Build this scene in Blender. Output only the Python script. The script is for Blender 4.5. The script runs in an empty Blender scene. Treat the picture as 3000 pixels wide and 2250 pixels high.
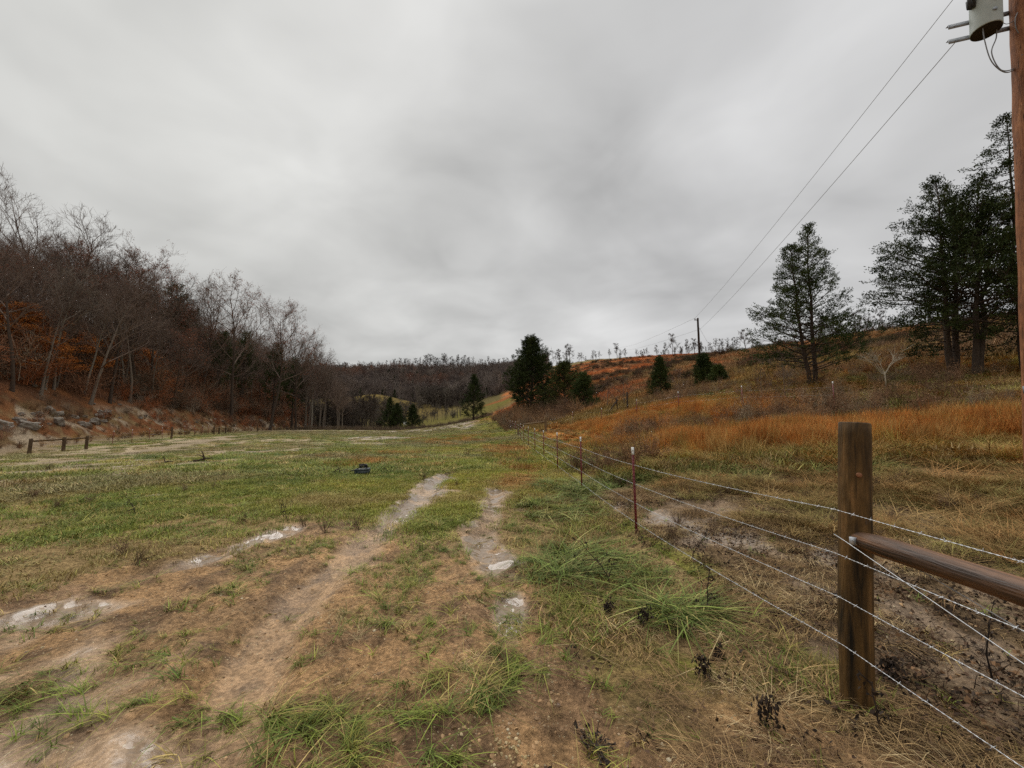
import bpy, bmesh, math, random
import numpy as np
from mathutils import Vector, Matrix, noise as mnoise
random.seed(7); RNG = np.random.default_rng(11)
SC = bpy.context.scene
COL = SC.collection
R = math.radians

# ------------------------------------------------------------------ camera
PITCH = R(5.84); CAMZ = 1.68; FPX = 1127.0
cam_d = bpy.data.cameras.new('camera'); cam = bpy.data.objects.new('camera', cam_d); COL.objects.link(cam)
cam_d.sensor_width = 36.0; cam_d.lens = 36.0 * FPX / 3000.0
cam_d.clip_start = 0.05; cam_d.clip_end = 6000
cam.location = (0, 0, CAMZ); cam.rotation_euler = (R(90) + PITCH, 0, 0)
SC.camera = cam
SC.view_settings.view_transform = 'Standard'; SC.view_settings.look = 'None'
SC.view_settings.exposure = 0.24; SC.view_settings.gamma = 1.0
SC.cycles.use_denoising = False
SC.cycles.max_bounces = 4; SC.cycles.diffuse_bounces = 2; SC.cycles.glossy_bounces = 2
SC.cycles.transmission_bounces = 2; SC.cycles.transparent_max_bounces = 4
SC.cycles.sample_clamp_indirect = 4

# ------------------------------------------------------------------ node helper
def N(nt, typ, ins=None, **props):
    n = nt.nodes.new(typ)
    for k, v in props.items(): setattr(n, k, v)
    for k, v in (ins or {}).items():
        s = n.inputs[k]
        if hasattr(v, 'is_linked') or hasattr(v, 'links'): nt.links.new(v, s)
        else: s.default_value = v
    return n
def mathn(nt, op, a, b=0.0, c=0.0, clamp=False):
    n = nt.nodes.new('ShaderNodeMath'); n.operation = op; n.use_clamp = clamp
    for i, v in enumerate((a, b, c)):
        if isinstance(v, (int, float)): n.inputs[i].default_value = v
        else: nt.links.new(v, n.inputs[i])
    return n.outputs[0]
def mixc(nt, f, a, b, typ='MIX'):
    n = nt.nodes.new('ShaderNodeMix'); n.data_type = 'RGBA'; n.blend_type = typ
    for i, v in ((0, f), (6, a), (7, b)):
        if isinstance(v, (int, float)): n.inputs[i].default_value = v
        elif isinstance(v, (tuple, list)): n.inputs[i].default_value = (*v[:3], 1)
        else: nt.links.new(v, n.inputs[i])
    return n.outputs[2]
def ramp(nt, f, stops, interp='LINEAR'):
    n = nt.nodes.new('ShaderNodeValToRGB'); n.color_ramp.interpolation = interp
    e = n.color_ramp.elements
    while len(e) < len(stops): e.new(0.5)
    for i, (p, c) in enumerate(stops):
        e[i].position = p; e[i].color = (*c, 1) if isinstance(c, tuple) else (c, c, c, 1)
    nt.links.new(f, n.inputs[0]); return n.outputs[0]

# ------------------------------------------------------------------ sky
SUN_EL, SUN_AZ = R(52), R(-25)          # behind heavy cloud, ahead and left
world = bpy.data.worlds.new('World'); SC.world = world; world.use_nodes = True
wt = world.node_tree; wt.nodes.clear()
sky = N(wt, 'ShaderNodeTexSky', sky_type='NISHITA', sun_disc=False, sun_elevation=SUN_EL, sun_rotation=SUN_AZ)
tc = N(wt, 'ShaderNodeTexCoord'); D = tc.outputs['Generated']
sep = N(wt, 'ShaderNodeSeparateXYZ', {0: D}); zc = mathn(wt, 'MAXIMUM', sep.outputs[2], 0.0)
den = mathn(wt, 'ADD', zc, 0.27)
px = mathn(wt, 'DIVIDE', sep.outputs[0], den); py = mathn(wt, 'DIVIDE', sep.outputs[1], den)
pv = N(wt, 'ShaderNodeCombineXYZ', {0: px, 1: py, 2: 0.0}).outputs[0]
mp = N(wt, 'ShaderNodeMapping', {'Vector': pv, 'Rotation': (0, 0, R(24)), 'Scale': (1.35, 1.5, 1), 'Location': (3.3, 1.7, 0)}).outputs[0]
n1 = N(wt, 'ShaderNodeTexNoise', {'Vector': mp, 'Scale': 0.8, 'Detail': 5, 'Roughness': 0.52, 'Distortion': 0.35}).outputs[0]
n2 = N(wt, 'ShaderNodeTexNoise', {'Vector': mp, 'Scale': 2.1, 'Detail': 3.0, 'Roughness': 0.45, 'Distortion': 0.5}).outputs[0]
cl = mathn(wt, 'ADD', mathn(wt, 'MULTIPLY', n1, 0.62), mathn(wt, 'MULTIPLY', n2, 0.38))
val = mathn(wt, 'ADD', mathn(wt, 'MULTIPLY', mathn(wt, 'SUBTRACT', cl, 0.5), .68), 0.487)
def blob(dirv, sig, amp, val):
    d = Vector(dirv).normalized()
    vd = N(wt, 'ShaderNodeVectorMath', {0: D, 1: tuple(d)}, operation='DISTANCE').outputs['Value']
    e = mathn(wt, 'POWER', 2.71828, mathn(wt, 'MULTIPLY', mathn(wt, 'MULTIPLY', vd, vd), -1 / (sig * sig)))
    return mathn(wt, 'ADD', val, mathn(wt, 'MULTIPLY', e, amp))
for b in [((-.62, .93, .72), .22, .10), ((-.35, .9, .95), .35, .07), ((-1.15, 1, .75), .22, .08),
          ((-.72, 1, .42), .25, -.05), ((-.05, 1, .42), .42, -.055), ((.55, 1, .50), .35, -.02), ((-.9, 1, .6), .16, -.03),
          ((.30, 1, .245), .09, .19), ((.14, 1, .235), .09, .15), ((.22, 1, .27), .05, .10), ((.5, 1, .22), .08, .07), ((-.02, 1, .21), .08, .07), ((.75, 1, .25), .16, .06), ((-.42, 1, .24), .14, .04),
          ((.75, .7, .95), .45, .05)]:
    val = blob(*b, val)
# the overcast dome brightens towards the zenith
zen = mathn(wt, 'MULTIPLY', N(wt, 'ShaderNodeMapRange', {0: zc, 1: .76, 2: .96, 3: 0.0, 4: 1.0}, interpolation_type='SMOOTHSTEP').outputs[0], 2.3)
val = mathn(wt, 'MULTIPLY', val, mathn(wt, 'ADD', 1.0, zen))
tint = mixc(wt, mathn(wt, 'MULTIPLY', mathn(wt, 'ADD', sep.outputs[0], 0.6, clamp=True), 0.9, clamp=True), (1.0, 1.0, .965), (.99, .99, .995))
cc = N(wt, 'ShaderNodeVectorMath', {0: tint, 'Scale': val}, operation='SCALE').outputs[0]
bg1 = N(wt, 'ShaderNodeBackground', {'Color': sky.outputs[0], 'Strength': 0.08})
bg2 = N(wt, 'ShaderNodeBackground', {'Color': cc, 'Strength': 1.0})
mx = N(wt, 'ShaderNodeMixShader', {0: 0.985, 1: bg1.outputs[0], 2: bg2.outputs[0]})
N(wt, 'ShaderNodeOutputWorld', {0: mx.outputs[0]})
world.cycles.sampling_method = 'MANUAL'; world.cycles.sample_map_resolution = 512

sd = bpy.data.lights.new('sun', 'SUN'); sd.energy = 1.5; sd.angle = R(40); sd.color = (1.0, .975, .94)
sun = bpy.data.objects.new('sun', sd); COL.objects.link(sun)
sdir = Vector((math.sin(SUN_AZ) * math.cos(SUN_EL), math.cos(SUN_AZ) * math.cos(SUN_EL), math.sin(SUN_EL)))
sun.rotation_euler = sdir.to_track_quat('Z', 'Y').to_euler(); sun.location = (0, 0, 60)

# ------------------------------------------------------------------ numpy noise
def _h(ix, iy, seed):
    h = (ix.astype(np.int64) * 374761393 + iy.astype(np.int64) * 668265263 + seed * 974634777) & 0xffffffff
    h = ((h ^ (h >> 13)) * 1274126177) & 0xffffffff
    return ((h ^ (h >> 16)) & 0xffffff) / float(0xffffff)
def vn(x, y, s=1.0, seed=0):
    x = np.asarray(x, float) / s; y = np.asarray(y, float) / s
    ix = np.floor(x); iy = np.floor(y); fx = x - ix; fy = y - iy
    fx = fx * fx * (3 - 2 * fx); fy = fy * fy * (3 - 2 * fy)
    a = _h(ix, iy, seed); b = _h(ix + 1, iy, seed); c = _h(ix, iy + 1, seed); d = _h(ix + 1, iy + 1, seed)
    return (a * (1 - fx) + b * fx) * (1 - fy) + (c * (1 - fx) + d * fx) * fy
def fbm(x, y, s=1.0, seed=0, o=4, g=.5):
    t = 0; a = 1; n = 0
    for k in range(o):
        t = t + a * vn(x, y, s / 2 ** k, seed + 17 * k); n += a; a *= g
    return t / n
def ss(a, b, v):
    t = np.clip((v - a) / (b - a), 0, 1); return t * t * (3 - 2 * t)
def pdist(x, y, pts):
    """distance to a polyline and the side (+ = left of its direction)"""
    best = np.full(np.shape(x), 1e9); side = np.zeros(np.shape(x))
    for (ax, ay), (bx, by) in zip(pts[:-1], pts[1:]):
        dx, dy = bx - ax, by - ay; L = dx * dx + dy * dy
        t = np.clip(((x - ax) * dx + (y - ay) * dy) / L, 0, 1)
        qx = x - (ax + t * dx); qy = y - (ay + t * dy); d = np.hypot(qx, qy)
        cr = dx * qy - dy * qx
        m = d < best; best = np.where(m, d, best); side = np.where(m, np.sign(cr), side)
    return best, side

# ------------------------------------------------------------------ terrain
CP = np.array([
 (0,0,0),(0,5,0),(-5,10,0),(2,10,.03),(-20,10,-.1),(-10,25,0),(-25,25,-.45),(-36,30,-.55),(-15,45,0),(-35,45,0),(-28,70,0),(-45,75,0),
 (-40,100,0),(-55,100,0),(-30,130,-.1),(-12,60,.1),(0,25,.03),(.9,30,.25),(.6,37,.5),(-5,37,.08),(0,48,.75),(-1.4,65,1.25),(-9,60,.3),
 (-9,90,2.4),(-16,95,1.0),(3.2,66,3.2),(-22,120,.3),(-60,130,-.1),(-50,165,.5),(-40,-10,-.2),(-30,0,-.2),(-40,15,-.5),
 (2,2.5,0),(1.9,6,0),(4,6,.25),(9.7,7.1,.80),(7,12,.75),(5,18,.55),(7.2,31,1.45),(8.7,27,1.9),(10.4,24,2.2),(12.6,21,2.3),(15.1,18,2.2),(6,40,1.5),
 (14,10,1.2),(20,12,2.2),(19.6,24.6,4.15),(26,22.6,4.5),(30,15,4.2),(24,49,7.2),(13,45,3.6),(35,35,8.2),(40,20,7),(30,70,12),(15,70,6.5),
 (63,68,17.4),(62,55,15.6),(75,45,15),(45,50,11.5),(88,70,20),(110,40,18),(13,100,10.2),(44,100,16.5),(27,62,10),(70,100,20),(0,100,5.2),(0,150,9),(0,200,15),
 (24,180,24),(80,180,31),(128,180,35),(-15,150,5),(-20,200,9),(-27,150,1.8),(-36,200,5),(-54,300,14),
 (30,280,43.5),(0,290,33),(98,280,49),(173,280,53),(250,270,58),(200,220,46),(260,150,40),
 (30,340,44),(98,340,48),(190,340,50),(100,420,50),(-10,330,40),
 (-82,232,19.0),(-60,225,12),(-105,225,14),(-70,190,6),(-40,195,3.5),(-75,265,15),(-110,180,3),(-84,165,.4),(-110,270,20),
 (-60,430,62),(0,430,65),(-130,430,62),(-200,420,58),(-280,400,60),(-110,350,34),(-30,360,36),(-200,340,35),(-250,280,30),
 (0,520,64),(-200,520,62),(200,520,55),(-150,100,2),(-120,30,2),(-150,220,8),
 (0,-40,0),(40,-40,7),(-40,-50,0),(80,-30,12),(-100,-50,0),(0,-120,0),(100,-120,10),(-120,-120,0),
 (450,300,60),(450,0,40),(-450,300,50),(-450,0,20),(0,650,64),(-450,600,60),(450,600,60),(0,-450,10),(450,-450,20),(-450,-450,10)], float)
def _phi(r2): return np.where(r2 > 1e-12, 0.5 * r2 * np.log(np.maximum(r2, 1e-12)), 0)
_P = CP[:, :2] / 100.0; _n = len(CP)
_A = np.zeros((_n + 3, _n + 3))
_A[:_n, :_n] = _phi(((_P[:, None] - _P[None]) ** 2).sum(-1)) + np.eye(_n) * 1e-5
_A[:_n, _n] = 1; _A[:_n, _n + 1:] = _P; _A[_n, :_n] = 1; _A[_n + 1:, :_n] = _P.T
_W = np.linalg.solve(_A, np.concatenate([CP[:, 2], [0, 0, 0]]))
FOOT = [(-35,-120),(-36,-30),(-37,0),(-38.5,15),(-41,28),(-44,42),(-48,56),(-54.5,76),(-59,95),(-65,130),(-80,160),(-120,190),(-200,215)]
RUTA = [(-1.2,1.2),(-1.7,2.6),(-2.0,3.4),(-2.07,4.43),(-2.07,5.49),(-2.04,6.78),(-2.08,8.88),(-2.09,11.44),(-2.05,13.4)]
RUTL = [(-5.4,3.4),(-4.61,3.75),(-4.39,4.12),(-4.11,4.33),(-3.87,4.84),(-3.76,5.49),(-3.49,6.35)]
RUTB = [(0.0,3.3),(-.02,3.7),(-.1,4.4),(-.45,5.64),(-.44,6.78),(-.38,8.15),(-.42,9.1),(-.50,10.0)]
TRACK = [(-23,-5),(-23,5),(-23.4,17.6),(-25,22.7),(-33,42.6),(-41,65),(-49,95),(-54,115)]
def footd(x, y):
    d, s = pdist(x, y, FOOT); return d * s
def base_h(x, y):
    x = np.atleast_1d(np.asarray(x, float)); y = np.atleast_1d(np.asarray(y, float)); z = np.empty(x.size)
    xf, yf = x.ravel(), y.ravel()
    for i in range(0, x.size, 20000):
        X = np.clip(xf[i:i+20000], -650, 650) / 100; Y = np.clip(yf[i:i+20000], -650, 850) / 100
        r2 = (X[:, None] - _P[None, :, 0]) ** 2 + (Y[:, None] - _P[None, :, 1]) ** 2
        z[i:i+20000] = _phi(r2) @ _W[:_n] + _W[_n] + X * _W[_n + 1] + Y * _W[_n + 2]
    r = np.hypot(xf, yf); k = ss(450, 750, r); z = z * (1 - k) + 45 * k
    near = ss(30, 12, r) * ss(3, 0, xf); z = z * (1 - near * .8)
    d = footd(xf, yf) + 1.6 * (fbm(xf, yf, 9, 3) - .5) * 2
    bank = 2.8 * ss(0, 5.5, d) + np.where(d > 4.5, 23 * (1 - np.exp(-.74 * (np.maximum(d, 4.5) - 4.5) / 23)), 0)
    z = z + bank * (1 - ss(150, 230, yf))
    # small relief
    s = ss(2, 8, d)
    z += (fbm(xf, yf, 6, 5) - .5) * (.10 + s * .9) * ss(4, 14, r)
    z += (fbm(xf, yf, 22, 6) - .5) * 2.2 * ss(50, 140, r) * ss(6, 20, xf + .1 * yf)
    return z.reshape(x.shape)
def relief(x, y):
    """ruts, clods and soft mud, centimetres only"""
    nz = (fbm(x, y, .9, 21) - .5)
    dA, _ = pdist(x + nz * .25, y, RUTA); dB, _ = pdist(x + nz * .3, y, RUTB); dL, _ = pdist(x + nz * .3, y, RUTL)
    z = (fbm(x, y, .55, 31, 4, .55) - .5) * .085 + (fbm(x, y, .16, 33, 3, .6) - .5) * .055
    z = z - .07 * ss(.34, .08, dA) + .025 * np.exp(-((dA - .42) / .12) ** 2)
    z = z - .05 * ss(.28, .05, dB) - .04 * ss(.3, .05, dL) + .02 * np.exp(-((dL - .36) / .1) ** 2)
    lug = np.sin((y + .6 * np.abs(x + 2.05)) * 42) * .010 * ss(.26, .12, np.abs(dA - .02)) * ss(-.1, .1, fbm(x, y, 1.3, 24) - .5)
    z = z + lug + .03 * np.maximum(0, fbm(x, y, .22, 25, 2) - .58) * 2.2 * ss(.1, .4, np.minimum(dA, dB))
    r = np.hypot(x, y)
    return z * ss(40, 12, r)
def H(x, y):
    v = base_h(x, y) + relief(np.atleast_1d(np.asarray(x, float)), np.atleast_1d(np.asarray(y, float)))
    return v if np.ndim(x) else float(v[0])
FEN = np.array([(-3,2.02),(2.45,2.04),(6.1,1.91),(9.8,1.74),(13.7,1.6),(17.5,1.44),(21.3,1.25),(25,1.06),(29,.89),(33,.73),(37,.63),(45,.1),(60,-1.1),(66,-1.5),(90,-6),(120,-12)])
def fenx(y): return np.interp(y, FEN[:, 0], FEN[:, 1])

# ------------------------------------------------------------------ what covers the ground where
def el(x, y, cx, cy, rx, ry, rot=0):
    c, s = math.cos(R(rot)), math.sin(R(rot)); dx, dy = x - cx, y - cy
    return ss(1.25, .6, np.hypot((dx * c + dy * s) / rx, (-dx * s + dy * c) / ry))
def cover(x, y):
    x = np.asarray(x, float); y = np.asarray(y, float); r = np.hypot(x, y); u = x - fenx(y)
    A = fbm(x, y, 1.6, 41) - .5; B = fbm(x, y, .45, 43) - .5; Cn = fbm(x, y, 5, 45) - .5; E = fbm(x, y, 14, 47) - .5
    wx = x + A * .5 + B * .18
    dA, _ = pdist(wx, y, RUTA); dB, _ = pdist(wx, y, RUTB); dL, _ = pdist(wx, y, RUTL)
    c = {}
    soilY = np.interp(x, [-9, -6.5, -5, -3, -1.2, -.4, .25, .6, 1.2, 2, 3, 6], [1.5, 3.2, 4.3, 5.6, 5.9, 5.2, 4.4, 2.9, 2.7, 2.6, 2.3, 1.5])
    soil = ss(.7, -.5, y - soilY + A * 1.6 + B * .9)
    rutw = np.interp(y, [2, 6, 9, 12, 13.4], [.22, .30, .52, .72, .4])
    rut = ss(1.25, .6, dA / rutw + (B + A * .5) * 1.1) * ss(13.9, 13.2, y)
    rutb = np.maximum(ss(.4, .22, dB + B * .2), ss(.36, .2, dL + B * .25))
    path = el(x, y, -2.9, 7.0, 1.4, 2.6, 5) * ss(-.05, .12, A + B * .6)
    path = np.maximum(path, el(x, y, -.5, 6.6, .6, 2.0) * ss(.05, .22, A + B) * .8)
    far = np.zeros_like(x)
    for q in [(-13.4,30,2.2,1.6,10),(-11.5,33.5,2.6,2.2,0),(-15,46,5,4.0,0),(-18,75,12,5,0),(-33,88,12,6,0),(-12.4,88,3.5,9,0),(-8.5,80,1.6,12,0),(-2.9,20.3,1.2,.55,0),(-.9,19.3,.7,.35,0),(-9.3,31,1.4,.8,0),
              (-10.9,12.4,1.7,.4,5),(-14.5,12.5,3,.5,0),(-13,9.9,2,.35,0),(-6.1,12.7,.5,.3,0),(-18,19,4,.8,8),(-16,25,3,.8,0),(-9.5,8.9,1.6,.3,8),(-7.4,14.5,1.3,.3,0),(-9.4,24,2.4,.7,0),(-14,16,3,.5,4),(-20,14,4,.6,6),(-5.2,24,1.0,.3,0)]:
        far = np.maximum(far, el(x, y, *q))
    far = far * ss(-.2, 0, A + .6 * B + .4 * Cn)
    c['rut'] = np.maximum(rut, rutb)
    c['farmud'] = far
    trk, _ = pdist(x + Cn * 1.2, y, TRACK); c['track'] = ss(1.7, .6, trk + A) * ss(-.6, -.25, A + B) 
    leftdry = ss(-9.5, -14, x + Cn * 6) * ss(6, 9.5, y) * ss(60, 40, y)
    c['leftdry'] = leftdry
    right = ss(-.05, .5, u + A * .7)
    # matted straw and mud beyond the wire
    c['straw'] = right * ss(13.6, 11.8, y + .42 * x + A * 2.6)
    mudr = np.maximum(el(x, y, 2.9, 6.2, 1.3, .9, 20) * 1.0, el(x, y, 4.2, 5.4, 1.6, 1.0, -10) * .9)
    mudr = np.maximum(mudr, el(x, y, 3.0, 3.3, 1.2, .5, 10) * .7); mudr = np.maximum(mudr, .85 * ss(.05, .2, fbm(x, y, 1.7, 912) - .45) * ss(9, 6, y)); rp, _ = pdist(wx, y, [(1.9, 8.5), (2.5, 7), (2.75, 5.9), (3.6, 4.6), (4.5, 3.6)]); mudr = np.maximum(mudr, ss(.55, .25, rp))
    c['mudr'] = mudr * right * ss(-.2, .05, B + A * .5)
    c['soil'] = np.clip(np.maximum.reduce([soil * (1 - right * .85), c['rut'], path * .85, c['mudr']]), 0, 1)
    c['soil'] = np.maximum(c['soil'], ss(.5, 0, np.abs(u)) * ss(3.2, 2.5, y) * .5)
    pools = np.maximum.reduce([el(x, y, -.02, 3.75, .16, .5, 0), el(x, y, .65, 7.5, .6, .16, -30), el(x, y, 2.65, 6.5, .28, .6, 15), ss(.30, .12, pdist(wx, y, [(1.9, 8.5), (2.5, 7), (2.75, 5.9), (3.6, 4.6)])[0]) * ss(-.08, .05, B + A * .5),
                               el(x, y, 1.35, 4.95, .35, .13, 0) * .4])
    wl = np.maximum.reduce([el(x, y, -3.2, 3.15, 1.0, .40, -20), el(x, y, -2.55, 2.5, .42, .65, 10), el(x, y, -4.1, 3.6, .7, .28, 10), el(x, y, -2.1, 2.0, .6, .35), el(x, y, -3.6, 2.7, .5, .25, -20)])
    c['wet'] = np.clip(np.maximum.reduce([pools, wl * ss(-.3, 0, A + B * .7) * .74, rut * ss(-.16, .04, B + A * .3) * ss(5, 8.5, y), rutb * ss(-.1, .1, B) * .9 * ss(4.5, 5.2, y + .3 * (x > -1)),
                                  rut * .35, far * ss(-.1, .12, B + Cn * .3) * .9, c['mudr'] * .35]), 0, 1)
    # fields
    sg = np.zeros_like(x)
    for q in [(-5.0,17.2,2.6,3.0,0),(-7.0,39,5.5,9,0),(-.3,27,1.3,11,2),(-7.5,21,2.5,3,0),(.6,18,.6,6,0),(.2,11.5,.7,1.6,0)]:
        sg = np.maximum(sg, el(x, y, *q))
    c['sagefield'] = .85 * sg * ss(-.3, .25, A * 1.2 + Cn + B * .5)
    hs = ss(11.6, 13.6, y + .42 * x + A * 2.6 + Cn * 2) * ss(.8, 2.6, u + A * 1.5)
    s1 = np.maximum.reduce([el(x, y, 7.4, 27, 5.6, 9.5, -18), el(x, y, 9.3, 14.3, 5.8, 3.3, -8), el(x, y, 15, 11.5, 4, 3.2, 0) * .7, el(x, y, 24, 40, 9, 8, 0) * .45, el(x, y, 30, 28, 8, 6) * .4,  el(x, y, 4.2, 33, 2.2, 9, 0), el(x, y, 13, 21, 3.5, 2.5, 0)*.8])
    c['sage'] = hs * np.clip(s1 * ss(-.28, .10, A * 1.1 + Cn) , 0, 1)
    br, _ = pdist(x, y + A * 2, [(6.5,20.4),(8,19.2),(10,18.4),(15,16.8),(21,16),(30,14)])
    b2 = ss(12, 16, x + Cn * 4) * ss(17, 20, y + .1 * x) * ss(60, 45, y)
    b3 = ss(1.3, 3, u) * ss(42, 47, y + Cn * 4 - .4 * x) * ss(120, 95, y)
    c['brush'] = np.clip(np.maximum.reduce([ss(2.4, 1.0, br) * ss(-.25, .05, A + Cn), b2 * ss(-.2, .15, Cn + A * .6), b3 * ss(-.2, .12, Cn + A * .5), el(x, y, 3.3, 12.8, 1.3, 1.1) * .8, el(x, y, 6.5, 20.5, 2.0, 1.6) * .6]), 0, 1)
    gb, _ = pdist(x, y + A * 2.4, [(1.3,10.6),(3,10.4),(5,10.6),(7.4,9.2)])
    c['lush'] = np.clip(np.maximum.reduce([ss(1.5, .4, gb + Cn * 1.5) * ss(-.2, .12, A + B), el(x, y, .8, 4.7, .8, .6) * .30, el(x, y, 1.5, 3.7, .35, .25) * .5, el(x, y, .9, 8.6, 1.0, 1.8) * .30 * ss(-.1, .15, A + B),  el(x, y, 3.6, 14.6, 1.6, 2) * .8, el(x, y, -1.6, 5.9, .3, .9) * .2]), 0, 1)
    c['hillg'] = hs
    d = footd(x, y)
    c['litter'] = ss(-.5, 1.8, d + Cn * 2 + A) * ss(235, 190, y)
    c['bank'] = ss(-1, 1, d + A) * ss(8, 4.5, d + Cn * 3)
    c['ftoe'] = ss(-5.5, -2.5, d + Cn * 3) 
    c['A'], c['B'], c['C'], c['E'], c['u'], c['r'], c['d'] = A, B, Cn, E, u, r, d
    return c
def lerp(a, b, f): return a * (1 - f[:, None]) + np.asarray(b, float)[None] * f[:, None]
def ground_colour(x, y, z):
    c = cover(x, y); n = x.size; A, B, Cn, E, r, u = (c[k] for k in ('A', 'B', 'C', 'E', 'r', 'u'))
    col = np.tile(np.array((.235, .215, .055)), (n, 1))                         # turf base
    col = lerp(col, (.26, .235, .050), ss(-.1, .25, Cn + .5 * A) * ss(6, 12, y) * ss(-9, -4, x))
    col = lerp(col, (.17, .185, .05), ss(0, .25, -Cn + .5 * B) * ss(-3, -6, x))
    col = lerp(col, (.190, .150, .085), ss(-.1, .25, A + E) * ss(8, 20, -x) * .8)
    col = lerp(col, (.33, .215, .115), .8 * ss(.47, .57, fbm(x, y, 1.7, 921)) * ss(14, 6, y) * (u < 0))
    col = lerp(col, (.38, .295, .20), c['leftdry'] * ss(-.3, .05, A + B + Cn * .5) * .9)
    col = lerp(col, (.20, .155, .10), ss(45, 75, y) * ss(-.3, .1, A + Cn) * ss(-5, -12, x) * .8)
    col = lerp(col, (.34, .16, .045), c['sagefield'] * .8)
    col = lerp(col, (.20, .135, .075), c['straw'])
    col = lerp(col, (.10, .068, .042), c['straw'] * ss(.02, .22, A - B * .6) * .8)
    col = lerp(col, (.22, .15, .055), c['hillg'])
    col = lerp(col, (.30, .125, .035), c['sage'])
    col = lerp(col, (.21, .13, .075), c['brush'] * .9)
    col = lerp(col, (.20, .19, .07), c['lush'] * .8)
    col = lerp(col, (.30, .235, .16), c['track'] * .9)
    col = lerp(col, (.17, .12, .075), c['ftoe'] * (1 - c['litter']) * .6)
    # soil
    soilc = lerp(np.tile(np.array((.43, .255, .120)), (n, 1)), (.30, .18, .094), ss(-.08, .15, A + B))
    soilc = lerp(soilc, (.36, .22, .11), ss(.02, .25, -A + .6 * B)); soilc = lerp(soilc, (.15, .092, .052), ss(.1, .3, fbm(x, y, .25, 97, 3) - .42) * .7)
    soilc = lerp(soilc, (.15, .105, .068), c['mudr'] + c['straw'] * .5 * (c['mudr'] < .5))
    col = col * (1 - c['soil'][:, None]) + soilc * c['soil'][:, None]
    col = lerp(col, (.30, .24, .18), c['farmud'])
    col = lerp(col, (.37, .275, .19), np.maximum(c['wet'] * .8, c['rut'] * .75 * ss(3.5, 8, y + 1.5 * B)))
    # leaf litter hillside
    lit = lerp(np.tile(np.array((.18, .075, .034)), (n, 1)), (.115, .056, .030), ss(-.1, .15, A + Cn))
    lit = lerp(lit, (.20, .085, .035), ss(.08, .3, Cn - A) * .7)
    lit = lerp(lit, (.20, .135, .065), c['bank'] * ss(-.05, .2, A + B + Cn * .4) * .8)
    lit = lerp(lit, (.34, .27, .19), c['bank'] * ss(.56, .66, fbm(x * 1.2, y, 2.2, 931, 4, .6)) * .85)
    col = col * (1 - c['litter'][:, None]) + lit * c['litter'][:, None]
    # middle and far distance
    mid = ss(42, 60, y) * ss(4, 9, u) + ss(70, 90, y) * ss(-3, 3, x + 12 - .05 * y)
    mid = np.clip(mid, 0, 1) * (1 - c['litter'])
    band = fbm(x * .35, y, 9, 71) - .5; b2 = fbm(x * .4, y, 2.5, 72) - .5
    hc = np.tile(np.array((.38, .14, .052)), (n, 1))
    hc = lerp(hc, (.20, .12, .065), ss(-.04, .10, band + b2 * .6))
    hc = lerp(hc, (.24, .20, .08), ss(.08, .25, Cn + E) * ss(110, 60, y) * .9)
    hc = lerp(hc, (.15, .13, .06), ss(.05, .2, -Cn + b2) * ss(120, 70, y) * .6)
    hc = lerp(hc, (.24, .19, .095), ss(247, 252, y - .03 * x + 4 * E) * ss(20, 30, x)); col = lerp(col, (.125, .10, .045), ss(115, 150, y) * (1 - c['litter']))
    hc = lerp(hc, (.24, .14, .07), el(x, y, 60, 60, 45, 35) * .7 * ss(-.3, .1, Cn + A))
    col = col * (1 - mid[:, None]) + hc * mid[:, None]
    fld = np.maximum(el(x, y, -18, 175, 26, 38), el(x, y, -36, 170, 22, 30))
    col = lerp(col, (.13, .112, .036), fld)
    col = lerp(col, (.22, .085, .035), el(x, y, -2, 203, 14, 7) * .9)
    kn = el(x, y, -80, 222, 46, 36)
    col = lerp(col, (.155, .112, .040), kn); col = lerp(col, (.10, .078, .036), kn * ss(0, .2, Cn + A) * .7)
    wood = np.clip(ss(235, 250, y - 20 * ss(-30, -60, x)) * ss(26, 14, x - .03 * (y - 260)) * (1 - kn) + ss(360, 380, y), 0, 1)
    col = lerp(col, (.10, .072, .058), wood * (1 - .0))
    return col, c

# ------------------------------------------------------------------ mesh helpers
def mesh_np(name, V, faces, smooth=False, attrs=None, matidx=None):
    """faces: list of int arrays (M,k)"""
    me = bpy.data.meshes.new(name); V = np.asarray(V, np.float32)
    faces = [np.asarray(f, np.int32) for f in faces if len(f)]
    me.vertices.add(len(V)); me.vertices.foreach_set('co', V.ravel())
    nl = sum(f.size for f in faces); npoly = sum(len(f) for f in faces)
    me.loops.add(nl); me.polygons.add(npoly)
    me.loops.foreach_set('vertex_index', np.concatenate([f.ravel() for f in faces]))
    tot = np.concatenate([np.full(len(f), f.shape[1], np.int32) for f in faces])
    st = np.concatenate([[0], np.cumsum(tot)[:-1]]).astype(np.int32)
    me.polygons.foreach_set('loop_start', st); me.polygons.foreach_set('loop_total', tot)
    if smooth: me.polygons.foreach_set('use_smooth', np.ones(npoly, bool))
    if matidx is not None: me.polygons.foreach_set('material_index', np.asarray(matidx, np.int32))
    for k, a in (attrs or {}).items():
        a = np.asarray(a, np.float32)
        if a.ndim == 1:
            at = me.attributes.new(k, 'FLOAT', 'POINT'); at.data.foreach_set('value', a)
        else:
            at = me.attributes.new(k, 'FLOAT_COLOR', 'POINT')
            at.data.foreach_set('color', np.concatenate([a, np.ones((len(a), 1), np.float32)], 1).ravel())
    me.update(calc_edges=True); me.validate(); return me
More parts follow.
